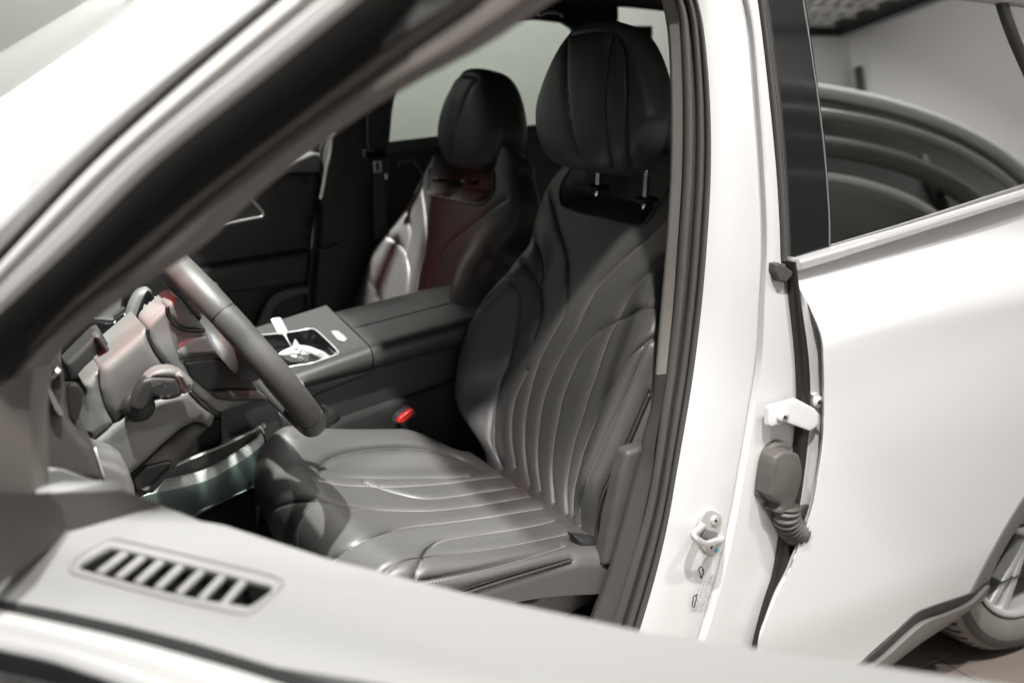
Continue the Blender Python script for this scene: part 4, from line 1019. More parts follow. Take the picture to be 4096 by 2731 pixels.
# body ahead of the door: wing, bonnet, scuttle and the far pillar
wg = empty('front_wing', (-1.5, -.5, .8), parent=car)
for nm_, yy_ in (('wing_panel', -.53), ('wing_panel', 1.17)):
    vs = []
    for i in range(30):
        x = -2.1+1.08*i/29
        for j in range(10):
            t = j/9; z = .32+.73*t; vs.append((x, yy_+(-.03 if yy_ < 0 else .03)*math.sin(math.pi*t)+(.05 if yy_ < 0 else -.05)*t**3, z-.10*((x+1.02)/1.08)**2*t))
    mk(nm_, vs, gridfaces(30, 10), MT['paint'], wg)
vs = []
for i in range(24):
    x = -2.1+1.04*i/23
    for j in range(24): t = j/23; vs.append((x, -.48+1.62*t, 1.05-.10*((x+1.02)/1.08)**2+.035*math.sin(math.pi*t)))
mk('bonnet', vs, gridfaces(24, 24), MT['paint'], wg)
tube('far_windscreen_pillar', [(-1.08, 1.13, 1.04), (-.85, 1.12, 1.25), (-.6, 1.10, 1.43), (-.42, 1.07, 1.55), (-.2, 1.06, 1.64)], .035, MT['trimd'], ap, ns=12, n=30)
vs = []
for i in range(10):
    x = -1.30+.42*i/9
    for j in range(20): t = j/19; vs.append((x, -.40+1.5*t, 1.065-.02*(i/9)**3*2))
mk('dash_top', vs, gridfaces(10, 20), MT['trimd'], ap)

# ================================================================== FAR SIDE OF THE CABIN
fs_ = empty('far_side', (.2, 1.15, .9), parent=car)
YF = 1.12
def far(name, px, thick, r, mt, y=YF, **kw): return pily(name, px, y, thick, r, mt, fs_, **kw)
far('far_door_pillar', d_((770, 200), (920, 150), (912, 205), (903, 260), (897, 328), (893, 420), (888, 760), (720, 760), (728, 620), (735, 560), (742, 450), (752, 350), (764, 300)), .07, .012, MT['trimd'], 1.09)
far('rear_door_panel', d_((890, 330), (960, 321), (1030, 313), (1300, 282), (1600, 250), (1600, 900), (880, 900)), .05, .008, MT['trimd'], 1.13)
far('rear_window_ledge', d_((893, 327), (1030, 311), (1300, 280), (1600, 248), (1600, 268), (1300, 302), (1030, 334), (893, 352)), .03, .004, MT['trim2'] if 'trim2' in MT else MT['trim'], 1.11)
far('window_rail', d_((905, 150), (1150, 43), (1250, 46), (1302, 52), (1325, 66), (1340, 100), (1348, 160), (1356, 270), (1420, 270), (1420, -60), (860, -60), (860, 180)), .05, .006, MT['lining'], 1.10)
far('rear_glass', d_((890, 332), (905, 40), (1345, 40), (1350, 290)), .004, .001, MT['glass'], 1.135)
far('rear_quarter_post', d_((1345, 60), (1500, 60), (1500, 300), (1350, 300)), .05, .006, MT['lining'], 1.12)
far('front_door_panel', K('I', (-400, 600), (560, 520), (900, 376), (1140, 376), (1150, 500), (1120, 620), (1095, 760), (1075, 1000), (1050, 1300), (1040, 1700), (-400, 1700)), .05, .012, MT['trimd'], 1.13)
far('door_top_pad', K('I', (600, 380), (900, 290), (1040, 225), (1090, 212), (1130, 228), (1152, 270), (1150, 372), (900, 378), (600, 480)), .05, .016, MT['trimg'], 1.115)
far('door_armrest', K('I', (100, 1130), (400, 1085), (700, 1040), (1062, 985), (1052, 1230), (700, 1290), (380, 1340), (100, 1380)), .06, .02, MT['trimd'], 1.08)
far('speaker_surround', K('I', (600, 1700), (680, 1480), (735, 1370), (800, 1310), (900, 1285), (1050, 1262), (1050, 1320), (920, 1345), (830, 1380), (770, 1450), (700, 1700)), .02, .006, MT['trimg2'] if 'trimg2' in MT else MT['trim'], 1.095)
tube('handle_trim', [uy(p, 1.105) for p in K('I', (560, 540), (600, 585), (650, 640), (688, 685), (692, 705), (672, 722), (600, 735), (450, 765), (330, 785), (200, 805))], .0035, MT['satin'], fs_, ns=8, n=60)
tube('handle_trim', [uy(p, 1.12) for p in K('I', (1750, 330), (1755, 300), (1775, 288), (1860, 282), (1880, 300), (1960, 420))], .004, MT['trimg'], fs_, ns=8, n=40)
band('pillar_edge', P2(K('I', (1225, 80), (1215, 200), (1185, 330), (1160, 480), (1140, 580)), 1.06), P2(K('I', (1262, 60), (1240, 200), (1205, 330), (1172, 480), (1150, 580)), 1.06), arcprof(0, 1, .008, 6), (0, -1, 0), MT['seal'], fs_, 30)
tube('window_post', [uy(p, 1.15) for p in K('I', (1125, 60), (1105, 140), (1095, 215))], .014, MT['trimd'], fs_, ns=8)
far('pillar_pocket', K('I', (1140, 985), (1280, 935), (1300, 960), (1240, 985), (1150, 1000)), .02, .006, MT['trim'], 1.07)
# far belt: webbing, guide, tongue
sb = empty('seat_belt', uy(K('I', (1580, 240))[0], 1.0), parent=car)
band('webbing', P2(K('I', (1510, -120), (1508, 0), (1508, 100), (1515, 200)), 1.02), P2(K('I', (1640, -120), (1635, 0), (1632, 100), (1640, 200)), 1.02), [(0, 0), (.5, .001), (1, 0)], (0, -1, 0), MT['belt'] if 'belt' in MT else MT['trimd'], sb, 20, back=.002)
band('webbing', P2(K('I', (1560, 360), (1560, 600), (1565, 900)), 1.03), P2(K('I', (1640, 360), (1650, 600), (1655, 900)), 1.03), [(0, 0), (.5, .001), (1, 0)], (0, -1, 0), MT['belt'] if 'belt' in MT else MT['trimd'], sb, 20, back=.002)
pily('belt_guide', K('I', (1480, 200), (1495, 190), (1520, 200), (1625, 190), (1650, 178), (1668, 190), (1665, 262), (1640, 275), (1500, 278), (1482, 262)), 1.005, .018, .005, MT['gloss'], sb)
tube('belt_tongue', [uy(p, 1.0) for p in K('I', (1560, 290), (1612, 288), (1610, 362), (1568, 365))], .005, MT['satin'], sb, ns=8, closed=True)
pily('belt_bracket', K('I', (1655, 380), (1672, 385), (1668, 430), (1655, 420)), 1.0, .01, .003, MT['satin'], sb)

# ================================================================== CENTRE CONSOLE
cc = empty('centre_console', (-.1, .44, .8), parent=car)
def z33(x): return float(np.interp(x, [-.7, -.33, -.154, .1, .45], [.737, .812, .8485, .880, .905]))
def zb(x): return float(np.interp(x, [-.6, -.308, -.151, .045, .45], [.752, .780, .797, .818, .85]))
def consec(x):
    t, b = z33(x), zb(x); g = .15
    pts = [(.316, b-.004), (.307, b+.004), (.303, b+.014), (.305, t-.022), (.311, t-.011), (.322, t-.003), (.340, t+g*.01), (.40, t+.001+g*.07), (.428, t+.001+g*.098), (.431, t-.0025+g*.101), (.434, t+.001+g*.104), (.50, t+g*.17), (.55, t+g*.22-.002), (.570, t+g*.23-.008), (.585, t+.01), (.59, b)]
    return [V([x, y, z]) for y, z in pts]
def sweepx(name, xs, crease, mt, ends=True):
    rows = []
    for x in xs:
        r_ = consec(x)
        if not crease: r_[9] = (r_[8]+r_[10])/2
        rows.append(r_)
    m_ = len(rows[0]); vs = [p for r_ in rows for p in r_]
    fs = gridfaces(len(rows), m_)+[tuple(range(m_)), tuple((len(rows)-1)*m_+j for j in range(m_))[::-1]]
    me = bpy.data.meshes.new(name); me.from_pydata([tuple(v) for v in vs], [], fs)
    bm = bmesh.new(); bm.from_mesh(me); bmesh.ops.recalc_face_normals(bm, faces=bm.faces); bm.to_mesh(me); bm.free()
    return sharp(link(name, me, mt, cc), 40)
sweepx('armrest_lid', np.linspace(-.150, .47, 40), True, MT['conleather'])
# front housing: rounded near rail, deck with the tray opening, far rail
DKN = nz([-.206, -.15, 1]); DKO = V([-.27, .33, .825])
def dk(p, off=0.): return onp(p, DKO+DKN*off, DKN)
def dkz(x, y): return DKO[2]+.206*(x-DKO[0])+.15*(y-DKO[1])
rows = []
for x in np.linspace(-.70, -.154, 30):
    t, b = dkz(x, .33), zb(x)
    rows.append([V([x, y, z]) for y, z in [(.36, b-.02), (.316, b-.004), (.307, b+.003), (.303, b+.012), (.304, t-.022), (.309, t-.012), (.317, t-.004), (.330, t), (.331, t-.03)]])
m_ = 9; vs = [p for r_ in rows for p in r_]; sharp(mk('housing_rail', vs, gridfaces(30, m_)+[tuple(29*m_+j for j in range(m_))], MT['conleather'], cc), 50)
hole = cat(V(K('E', (-300, 385), (150, 366), (500, 326), (640, 303), (700, 325), (800, 415), (895, 510), (938, 570), (920, 606), (850, 630), (600, 672), (400, 705), (-300, 850))), 80, True)
hp3 = V([dk(p) for p in hole]); hp3[:, 1] = np.maximum(hp3[:, 1], .334); hp3[:, 2] = [dkz(p[0], p[1]) for p in hp3]
deck = V([(x, y, dkz(x, y)) for x, y in [(-.70, .330), (-.154, .330), (-.154, .60), (-.30, .605), (-.70, .62)]])
ex = nz([1, 0, .206]); ey = np.cross(DKN, ex)
tt = tessellate_polygon([[Vector(((q-DKO) @ ex, (q-DKO) @ ey, 0)) for q in deck], [Vector(((q-DKO) @ ex, (q-DKO) @ ey, 0)) for q in hp3]])
allp = np.vstack([deck, hp3]); f_ = []
for a, b, c in tt:
    n_ = np.cross(allp[b]-allp[a], allp[c]-allp[a]); f_.append((a, b, c) if n_ @ DKN > 0 else (a, c, b))
mk('deck', allp, f_, MT['conleather'], cc, smooth=False)
# glossy tray well with a stepped floor
vs = list(hp3-V([0, 0, .001]))+list(hp3*V([1, 1, 0])+V([0, 0, 1])*(hp3[:, 2:3]-.035)); nh = len(hp3)
cen_ = hp3.mean(0); inner = cen_+(hp3-cen_)*.86; vs += list(inner*V([1, 1, 0])+V([0, 0, 1])*(hp3[:, 2:3]-.037)); vs += list(inner*V([1, 1, 0])+V([0, 0, 1])*(hp3[:, 2:3]-.052))
f_ = [(k*nh+i, k*nh+(i+1) % nh, (k+1)*nh+(i+1) % nh, (k+1)*nh+i) for k in range(3) for i in range(nh)]+[tuple(3*nh+i for i in range(nh))]
sharp(mk('tray_well', vs, f_, MT['gloss'], cc), 30)
tube('tray_rim', [p+DKN*.001 for p in hp3], .0018, MT['satin'], cc, ns=10, closed=True)
tube('tray_step', [p+V([0, 0, .0]) for p in inner*V([1, 1, 0])+V([0, 0, 1])*(hp3[:, 2:3]-.036)], .0016, MT['chrome'], cc, ns=8, closed=True)
pillow('release_button', [dk(p, .0035) for p in K('E', (842, 332), (850, 318), (872, 313), (905, 314), (935, 322), (1008, 385), (1016, 400), (1005, 415), (975, 422), (938, 422), (905, 405))], DKN, .006, .002, MT['btn'], cc, n=50, closed_smooth=True)
# console flank
pily('flank', K('E', (-300, 1000), (400, 930), (600, 893), (1290, 712), (2080, 500), (2600, 360), (2600, 1900), (-300, 1900)), .325, .2, .004, MT['flank'] if 'flank' in MT else MT['trimd'], cc)
pily('flank_rib', K('E', (560, 905), (1290, 722), (1290, 760), (1000, 880), (700, 1000), (620, 1060), (590, 1000)), .318, .02, .006, MT['flank'] if 'flank' in MT else MT['trimd'], cc)
pily('knee_pad', K('E', (300, 1170), (420, 1230), (560, 1330), (700, 1350), (780, 1200), (770, 1100), (900, 1150), (960, 1230), (850, 1400), (700, 1600), (460, 1700), (330, 1350)), .312, .03, .012, MT['flank'] if 'flank' in MT else MT['trimd'], cc, n=60)
pily('tunnel_cover', K('E', (760, 1600), (780, 1440), (850, 1340), (1000, 1250), (1200, 1180), (1700, 1010), (2300, 800), (2300, 1900), (760, 1900)), .300, .03, .012, MT['carpet'], cc)
# seat belt buckle on the inner side of the near seat
bk = empty('buckle_stalk', uy(K('E', (1640, 1220))[0], .255)-SEAT0, parent=seat)
pily('buckle_body', K('E', (1535, 1290), (1560, 1225), (1680, 1130), (1705, 1125), (1755, 1180), (1740, 1210), (1640, 1290), (1700, 1400), (1690, 1500), (1600, 1480), (1590, 1330)), .262, .03, .004, MT['trimd'], bk)
pily('release_press', K('E', (1551, 1272), (1568, 1235), (1600, 1205), (1680, 1145), (1702, 1136), (1719, 1158), (1712, 1188), (1680, 1222), (1612, 1283), (1560, 1290)), .255, .012, .003, MT['red'], bk)

# key in its clear bag with a hanging paper tag, lying in the tray
KY = uy(K('E', (560, 580))[0], .42)
key = empty('bagged_key', KY, 'car key in a clear plastic bag with bar code, lying in the glossy tray', 'key')
def kpil(name, px, y, th, r, mt, **kw): return pily(name, px, y, th, r, mt, key, **kw)
po = cat(V(K('E', (297, 562), (350, 525), (430, 492), (520, 470), (620, 482), (700, 512), (780, 545), (835, 600), (800, 625), (740, 650), (660, 662), (580, 668), (480, 655), (400, 640), (340, 600))), 90, True)
po3 = V([uy(p, .40) for p in po]); c_ = po3.mean(0); vs = []; R_ = 14
for k in range(R_):
    t = k/(R_-1); 
    for i, p in enumerate(po3):
        q = c_+(p-c_)*(1-t); a = math.atan2(po[i][1]-po[:, 1].mean(), po[i][0]-po[:, 0].mean())
        b_ = .017*math.sqrt(max(0, 1-(1-t)**2))+.0022*math.sin(7*a+3*t*4)*t*(1-t)*4+.0012*math.sin(13*a-9*t)*(1-t)*t*4
        vs.append(q+V([-.3, -1, .25])*b_)
mk('plastic_bag', vs, gridfaces(R_, len(po3), True), MT['poly'], key)
kpil('bag_corner', K('E', (468, 412), (480, 410), (522, 470), (500, 480), (440, 490)), .425, .001, .0003, MT['poly'])
kpil('bag_corner', K('E', (760, 590), (800, 580), (832, 570), (830, 600), (860, 622), (800, 640), (740, 645)), .395, .001, .0003, MT['poly'])
kpil('key_body', K('E', (620, 560), (690, 580), (730, 610), (740, 630), (690, 632), (640, 610)), .378, .004, .001, MT['trimg'])
kpil('bar_code_label', K('E', (440, 498), (470, 480), (560, 505), (680, 545), (775, 580), (775, 602), (745, 612), (640, 560), (540, 522), (450, 512)), .376, .0015, .0004, MT['tag'])
vs, f_ = [], []
for k in range(26):
    t = .06+k*.035; a = np.array([452, 492])*(1-t)+np.array([770, 588])*t; w_ = rng.choice([2.5, 4, 7]); q = K('E', (a[0], a[1]+1), (a[0]+w_, a[1]+2.5), (a[0]+w_-14, a[1]+22), (a[0]-14, a[1]+20))
    if k in (4, 5): continue
    n0 = len(vs); vs += [uy(p, .3745) for p in q]; f_.append((n0, n0+1, n0+2, n0+3))
mk('bar_code', vs, f_, MT['ink'], key, smooth=False, kind='stuff')
kpil('paper_tag', K('E', (219, 206), (238, 192), (312, 185), (332, 198), (402, 338), (384, 350), (386, 374), (352, 376), (334, 352), (318, 362), (292, 356)), .40, .0022, .0008, MT['tag'])
tube('tag_stem', [uy(p, .40) for p in K('E', (366, 370), (400, 430), (436, 492))], .0016, MT['tag'], key, ns=6)

# lower storage bin with honeycomb face, seen under the column
bn = empty('storage_bin', uy(K('G', (1200, 750))[0], .28), parent=car)
def gband(name, A, B, ya, yb, prof, mt, n=60, back=.006): return band(name, [uy(p, ya) for p in K('G', *A)], [uy(p, yb) for p in K('G', *B)], prof, (0, -1, 0), mt, bn, n, back=back)
gband('bin_rim', [(600, 760), (800, 672), (1000, 585), (1200, 505), (1400, 415), (1560, 335), (1640, 290), (1680, 283)], [(600, 785), (800, 690), (1000, 602), (1200, 522), (1400, 432), (1560, 353), (1640, 312), (1684, 300)], .27, .27, arcprof(0, 1, .003, 5), MT['pale'] if 'pale' in MT else MT['satin'])
pily('bin_rim_end', K('G', (1676, 284), (1690, 286), (1724, 345), (1716, 352), (1690, 318)), .268, .006, .001, MT['satin'], bn)
pily('bin_inside', K('G', (640, 760), (820, 685), (1200, 522), (1560, 353), (1670, 300), (1680, 340), (1640, 400), (1500, 480), (1300, 590), (1150, 680), (900, 760), (700, 820), (560, 850)), .285, .01, .002, MT['trimd'], bn)
gband('bin_front_lip', [(430, 960), (560, 885), (740, 820), (900, 790), (1080, 740), (1250, 660), (1400, 565), (1520, 490), (1640, 400), (1690, 345)], [(430, 1010), (560, 975), (740, 935), (900, 900), (1080, 850), (1220, 790), (1400, 680), (1560, 580), (1680, 480), (1718, 420)], .265, .255, [(0, 0), (.1, .002), (1, .0)], MT['honeyw'] if 'honeyw' in MT else MT['tag'])
gband('bin_front', [(380, 1020), (560, 975), (740, 935), (900, 900), (1080, 850), (1220, 790), (1400, 680), (1560, 580), (1680, 480), (1722, 440)], [(700, 1420), (850, 1310), (960, 1215), (1050, 1150), (1200, 1080), (1400, 990), (1600, 900), (1700, 855), (1780, 815), (1830, 770)], .255, .262, [(0, 0), (.03, .001), (.5, .006), (1, 0)], MT['meshg'])
gband('bin_lower_edge', [(800, 1330), (960, 1215), (1050, 1150), (1200, 1080), (1400, 990), (1600, 900), (1700, 855)], [(850, 1330), (990, 1225), (1090, 1165), (1220, 1098), (1410, 1006), (1610, 912), (1710, 862)], .260, .260, arcprof(0, 1, .002, 5), MT['mint'] if 'mint' in MT else MT['meshg'])
pily('bin_side', K('G', (1690, 300), (1740, 260), (1735, 350), (1830, 520), (1920, 680), (1850, 800), (1780, 830), (1722, 440)), .28, .02, .003, MT['trimd'], bn)
pily('floor_tunnel', K('G', (600, 200), (1740, 200), (2050, 560), (2000, 900), (2400, 1500), (600, 1500)), .33, .02, .003, MT['carpet'], car)
mk('cabin_floor', [(-1.2, -.42, .36), (2.4, -.42, .36), (2.4, 1.12, .36), (-1.2, 1.12, .36)], [(0, 1, 2, 3)], MT['carpet'], car)

# ================================================================== STEERING WHEEL AND COLUMN
SW = V([-.529, 0, .983]); WU = nz([-.56, 0, .83]); WN = nz([.83, 0, .56]); RW = .203
sw = empty('steering_wheel', SW, parent=car)
def wc(a, r, n_=0.): return SW+WU*(math.cos(a)*r)+V([0, 1, 0])*(math.sin(a)*r)+WN*n_
n_ = 260; vs = []
for i in range(n_):
    a = 2*math.pi*i/n_; rd_ = wc(a, 1)-SW
    near = 1
    for k in range(18):
        t = 2*math.pi*k/18; g = 1
        for sa in (-.98, -2.28, .98, 2.28):   # sewn joints between the grips
            da = (a-sa+math.pi) % (2*math.pi)-math.pi; g -= .10*math.exp(-(da/.010)**2)
        vs.append(SW+rd_*(RW+.0195*g*math.cos(t))+WN*(.0240*g*math.sin(t)))
mk('rim', vs, gridfaces(n_, 18, True)+[((n_-1)*18+j, (n_-1)*18+(j+1) % 18, (j+1) % 18, j) for j in range(18)], MT['wheelskin'], sw)
for sa in (-.98, -2.28, .98, 2.28):
    pts = []
    for k in range(28):
        t = 2*math.pi*k/28; rd_ = wc(sa, 1)-SW; pts.append(SW+rd_*(RW+.0186*math.cos(t))+WN*(.0231*math.sin(t)))
    tube('grip_joint', pts, .0009, MT['rubber'], sw, ns=6, closed=True)
# hub cushion and spokes
def disc(name, r0, pts, mt, k=.9):
    vs = []; m_ = 60
    for r, h in pts:
        for j in range(m_):
            a = 2*math.pi*j/m_; vs.append(SW+WU*math.cos(a)*r*k+V([0, 1, 0])*math.sin(a)*r+WN*h)
    return mk(name, vs, gridfaces(len(pts), m_, True)+[tuple(range(m_)), tuple((len(pts)-1)*m_+j for j in range(m_))[::-1]], mt, sw)
disc('airbag_cover', 0, [(.02, .030), (.06, .027), (.078, .018), (.084, .0), (.082, -.02), (.070, -.045)], MT['hubm'])
for sa, L_ in ((-math.pi/2, 0), (math.pi/2, 0), (math.pi, 1)):
    t = wc(sa, 1)-SW; s_ = np.cross(WN, t); q = []
    w0, w1 = (.036, .026) if not L_ else (.03, .045)
    q = [SW+t*.06+s_*w0, SW+t*(RW-.012)+s_*w1, SW+t*(RW-.012)-s_*w1, SW+t*.06-s_*w0]
    pillow('spoke', [p+WN*.008 for p in q], WN, .022, .006, MT['trimd'] if not L_ else MT['satin'], sw)
for sg in (1,):
    a = wc(math.pi/2, 1)-SW
    pillow('switch_pad', [SW+a*r_+WU*u_+WN*.016 for r_, u_ in ((.09, .024), (.15, .02), (.152, -.012), (.09, -.02))], WN, .012, .004, MT['gloss'], sw)
pily('spoke_inlay', K('D', (1712, 748), (1740, 756), (1830, 830), (1910, 900), (1925, 930), (1860, 915), (1790, 850)), .10, .012, .002, MT['satin'], sw)
pily('switch_pad_back', K('D', (1490, 430), (1240, 150), (1200, 75), (1150, 68), (1120, 80), (1180, 150), (1300, 330), (1420, 470)), .12, .02, .006, MT['trimd'], sw)

col = empty('steering_column', (-.7, 0, .95), parent=car)
def cpil(name, px, y, th, r, mt, **kw): return pily(name, px, y, th, r, mt, col, **kw)
# column shrouds: left side, barrel rounded
cpil('upper_shroud', K('D', (212, 778), (330, 680), (600, 448), (612, 470), (640, 560), (690, 640), (790, 778), (960, 965), (560, 1060), (340, 1250), (262, 1120), (218, 960)), -.075, .15, .016, MT['trimg'])
cpil('shroud_collar', K('D', (75, 922), (140, 850), (208, 790), (206, 880), (218, 980), (262, 1130), (332, 1246), (240, 1330), (150, 1402), (95, 1320), (110, 1150), (100, 1000)), -.073, .15, .014, MT['collar'] if 'collar' in MT else MT['trimg'])
cpil('lower_shroud', K('D', (335, 1255), (450, 1165), (640, 1060), (960, 968), (1080, 1080), (1190, 1155), (1165, 1230), (1140, 1290), (1070, 1250), (1000, 1240), (900, 1290), (760, 1410), (590, 1567), (420, 1720), (340, 1600), (200, 1560), (152, 1405)), -.078, .155, .012, MT['trimg'])
cpil('tilt_lever_cover', K('D', (1130, 1292), (1070, 1255), (1000, 1243), (930, 1275), (760, 1415), (560, 1590), (380, 1760), (395, 1850), (480, 1920), (620, 1850), (860, 1620), (960, 1480), (1080, 1340)), -.066, .13, .018, MT['covr'] if 'covr' in MT else MT['trim'])
cpil('tilt_lever_slot', K('G', (340, 830), (480, 700), (700, 640), (755, 650), (760, 700), (640, 820), (440, 960), (380, 960)), -.074, .02, .004, MT['rubber'])
cpil('tilt_lever', K('G', (440, 955), (560, 870), (690, 745), (745, 690), (765, 705), (755, 760), (640, 900), (560, 985), (480, 985)), -.085, .03, .010, MT['gloss2'] if 'gloss2' in MT else MT['trimd'])
# back of the hub between column and rim
cpil('hub_back', K('D', (612, 445), (640, 385), (730, 300), (858, 196), (960, 300), (1090, 445), (1250, 640), (1450, 850), (1560, 975), (1620, 1050), (1480, 1060), (1350, 1075), (1205, 1153), (1080, 1060), (960, 945), (880, 860), (790, 770), (690, 640), (640, 560)), -.052, .09, .009, MT['glow'], n=110, closed_smooth=True)
cpil('hub_cap_edge', K('D', (775, 265), (800, 225), (858, 196), (950, 290), (1085, 448), (1080, 460), (985, 455), (900, 440), (840, 400), (790, 340)), -.064, .05, .010, MT['glow'], n=60, closed_smooth=True)
tube('hub_seam', [uy(p, -.060) for p in K('D', (772, 262), (778, 330), (830, 405), (900, 450), (985, 465), (1085, 462))], .0036, MT['rubber'], col, ns=8, n=40)
tube('shroud_seam', [uy(p, -.071) for p in K('D', (603, 450), (625, 540), (670, 630), (730, 715), (790, 780))], .0030, MT['rubber'], col, ns=8, n=40)
tube('shroud_seam', [uy(p, -.074) for p in K('D', (960, 972), (1050, 1065), (1130, 1130), (1192, 1158))], .0042, MT['rubber'], col, ns=8, n=30)
cpil('spoke_back', K('D', (848, 650), (860, 600), (900, 550), (990, 510), (1110, 490), (1260, 660), (1250, 680), (1000, 700), (870, 715)), -.058, .03, .012, MT['knurl'])
vs = []
for k in range(17):
    for sg in (0, 1):
        x0 = 868+k*23; a = (x0, 712-k*2.2), (x0+62, 648-k*1.2)
        if sg: a = (x0, 650-k*1.2), (x0+50, 714-k*2.2)
        tube('knurl_line', [uy(p, -.0595) for p in K('D', *a)], .0006, MT['trimd'], col, ns=5) if x0 < 1190 else None
cpil('lower_spoke_back', K('D', (1110, 985), (1160, 970), (1290, 962), (1500, 968), (1640, 1055), (1300, 1062), (1200, 1050)), -.06, .03, .008, MT['trim'])
cpil('under_spoke_shell', K('D', (900, 720), (1250, 690), (1450, 860), (1540, 970), (1290, 958), (1160, 968), (1100, 975), (960, 850)), -.056, .02, .006, MT['trimd'])
# indicator stalk: ball, neck, head with switches
stalk = empty('indicator_stalk', uy(K('D', (530, 1090))[0], -.11)-V([-.7, 0, .95]), parent=col); 
c = uy(K('D', (530, 1095))[0], -.085); vs = []
for i in range(16):
    t = math.pi*i/15
    for j in range(32):
        a = 2*math.pi*j/32; vs.append(c+V([math.sin(t)*math.cos(a)*.027, -math.cos(t)*.018, math.sin(t)*math.sin(a)*.027]))
mk('stalk_boot', vs, gridfaces(16, 32, True), MT['gloss2'] if 'gloss2' in MT else MT['trimd'], stalk)
yst = -.125
pily('stalk_arm', K('D', (478, 1100), (505, 1000), (560, 900), (605, 870), (690, 858), (830, 862), (850, 870), (900, 940), (900, 1000), (860, 1030), (770, 1050), (700, 1040), (655, 1020), (625, 1075), (600, 1120), (550, 1150), (500, 1140)), yst, .026, .007, MT['trimd2'] if 'trimd2' in MT else MT['trimd'], stalk, n=90, closed_smooth=True)
pily('stalk_top', K('D', (600, 880), (640, 835), (700, 800), (780, 786), (850, 792), (880, 812), (850, 868), (690, 862)), yst+.002, .034, .009, MT['trimg'], stalk, n=50, closed_smooth=True)
pily('stalk_tip', K('D', (838, 850), (860, 820), (895, 812), (950, 850), (1002, 905), (998, 950), (960, 985), (905, 1002), (870, 930)), yst-.004, .036, .010, MT['stub'] if 'stub' in MT else MT['trimg'], stalk, n=60, closed_smooth=True)
pily('stalk_switch', K('D', (880, 845), (905, 838), (950, 880), (972, 912), (955, 945), (925, 935)), yst-.009, .010, .004, MT['satin2'] if 'satin2' in MT else MT['trimg'], stalk, n=40)
for q, s_ in (((668, 912), 'ID'), ((708, 908), '='), ((755, 930), ')'), ((722, 1012), 'o'), ((783, 1008), 'o')):
    text('stalk_mark', s_, uy(K('D', q)[0], yst-.0006), nz([1, 0, .12]), nz([-.12, 0, 1]), .010, MT['mark'] if 'mark' in MT else MT['greyb'], stalk)
# gear selector on the far side of the column
ysl = .14
sel = empty('gear_selector', uy(K('D', (580, 300))[0], ysl)-V([-.7, 0, .95]), parent=col)
pily('selector_body', K('D', (425, 570), (438, 400), (450, 320), (480, 230), (530, 150), (600, 120), (640, 130), (665, 170), (676, 200), (655, 320), (620, 425), (480, 440), (465, 560), (440, 640), (420, 640)), ysl, .03, .010, MT['trimg'], sel, n=90, closed_smooth=True)
pily('selector_face', K('D', (492, 425), (520, 320), (565, 205), (605, 135), (640, 140), (668, 180), (670, 215), (652, 320), (625, 408)), ysl-.004, .006, .002, MT['gloss'], sel, n=60, closed_smooth=True)
pily('selector_stem', K('D', (478, 440), (500, 436), (600, 430), (600, 520), (540, 560), (455, 640), (430, 640), (460, 560)), ysl-.002, .02, .004, MT['gloss'], sel)
tube('selector_edge', [uy(p, ysl-.005) for p in K('D', (486, 432), (560, 425), (625, 412), (655, 320), (672, 215), (670, 180))], .0012, MT['satin'], sel, ns=6, n=40)
tube('selector_edge', [uy(p, ysl-.003) for p in K('D', (478, 440), (468, 500), (450, 570), (440, 640))], .0014, MT['satin'], sel, ns=6, n=20)
for q, s_ in (((586, 264), 'R'), ((618, 258), 'P'), ((608, 292), 'N'), ((630, 322), 'D')):
    text('selector_mark', s_, uy(K('D', q)[0], ysl-.0108), nz([.93, 0, -.36]), nz([.36, 0, .93]), .0105, MT['tag'], sel)
for q, a in (((595, 302), 1), ((612, 322), -1), ((626, 238), 1)):
    P0 = uy(K('D', q)[0], ysl-.0108); mk('selector_arrow', [P0+V([-.0022, 0, 0]), P0+V([.0022, 0, 0]), P0+V([0, 0, .004*a])], [(0, 1, 2)], MT['tag'], sel, smooth=False)

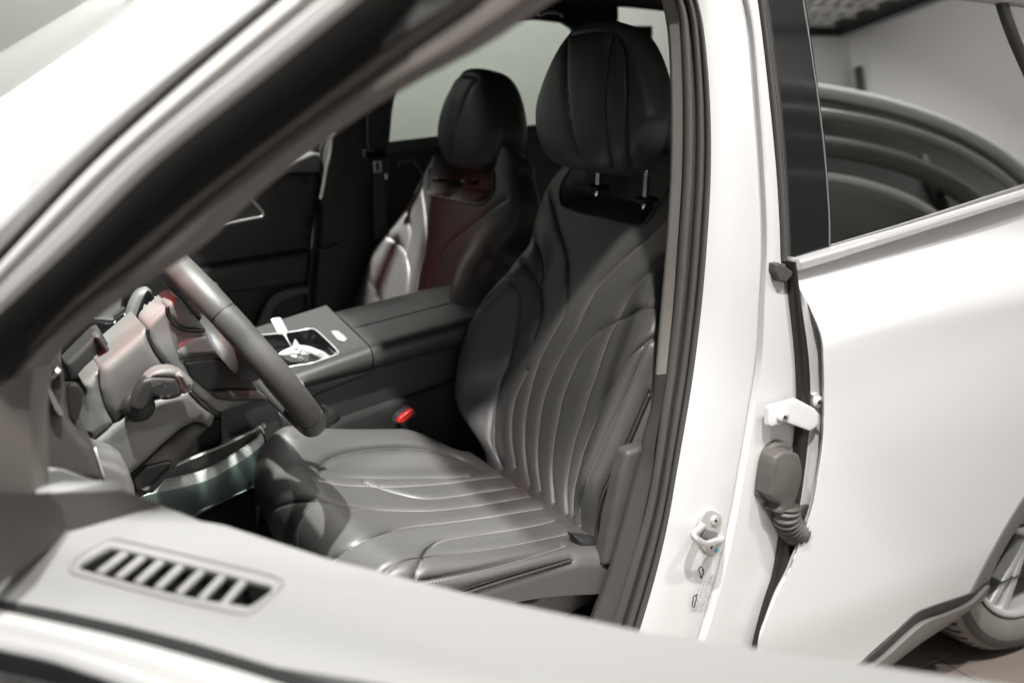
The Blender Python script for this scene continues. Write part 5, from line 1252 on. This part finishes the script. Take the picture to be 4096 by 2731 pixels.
# ================================================================== DASHBOARD
ds = empty('dashboard', (-1.0, .3, .9), parent=car)
def dpil(name, px, y, th, r, mt, **kw): return pily(name, px, y, th, r, mt, ds, **kw)
box('dash_body', (-1.10, .33, .80), (.34, 1.46, .50), MT['trimd'], ds, .04, seg=4)
dpil('end_panel', K('H', (-100, 420), (60, 440), (110, 380), (205, 370), (240, 420), (255, 560), (262, 700), (300, 850), (410, 1000), (500, 1090), (600, 1400), (-100, 1400)), -.36, .10, .012, MT['dashg'] if 'dashg' in MT else MT['trim'])
dpil('air_vent', K('H', (105, 480), (200, 395), (215, 410), (220, 545), (205, 585), (125, 580)), -.375, .03, .003, MT['gloss'])
tube('vent_blade', [uy(p, -.379) for p in K('H', (118, 470), (165, 425), (208, 395))], .0045, MT['chrome'], ds, ns=8)
dpil('vent_surround', K('H', (50, 510), (75, 495), (240, 810), (240, 835), (205, 840), (150, 790), (100, 660)), -.385, .03, .010, MT['trimg'])
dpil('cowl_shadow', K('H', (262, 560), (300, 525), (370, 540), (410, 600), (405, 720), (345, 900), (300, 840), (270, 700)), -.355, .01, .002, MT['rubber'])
dpil('cluster_back', K('H', (250, 350), (520, 80), (570, 60), (690, 260), (560, 380), (420, 520), (300, 520)), .0, .06, .01, MT['trimd'])
dpil('cluster_hood', K('H', (510, 110), (545, 85), (580, 110), (680, 270), (650, 310), (600, 240)), -.03, .03, .008, MT['trim'])
dpil('lower_panel', K('H', (110, 900), (300, 1000), (410, 980), (500, 1085), (560, 1200), (740, 1260), (830, 1320), (880, 1480), (900, 1800), (60, 1800), (80, 1290)), -.30, .10, .012, MT['dashg'] if 'dashg' in MT else MT['trimg'])
tube('panel_seam', [uy(p, -.304) for p in K('H', (512, 1095), (545, 1200), (575, 1300), (602, 1395))], .0022, MT['satin'], ds, ns=6)
dpil('screen_bezel', K('D', (50, 640), (180, 480), (300, 660), (230, 760), (90, 890), (60, 880)), .10, .02, .004, MT['gloss'])
dpil('dash_strip', K('D', (328, 566), (418, 566), (420, 600), (335, 600)), .30, .02, .003, MT['satin'])
dpil('far_dash', K('D', (-100, 350), (330, 380), (440, 300), (470, 430), (425, 620), (300, 700), (0, 900), (-100, 900)), .34, .05, .01, MT['gloss'])
print('verts', sum(len(o.data.vertices) for o in bpy.data.objects if o.type == 'MESH'))
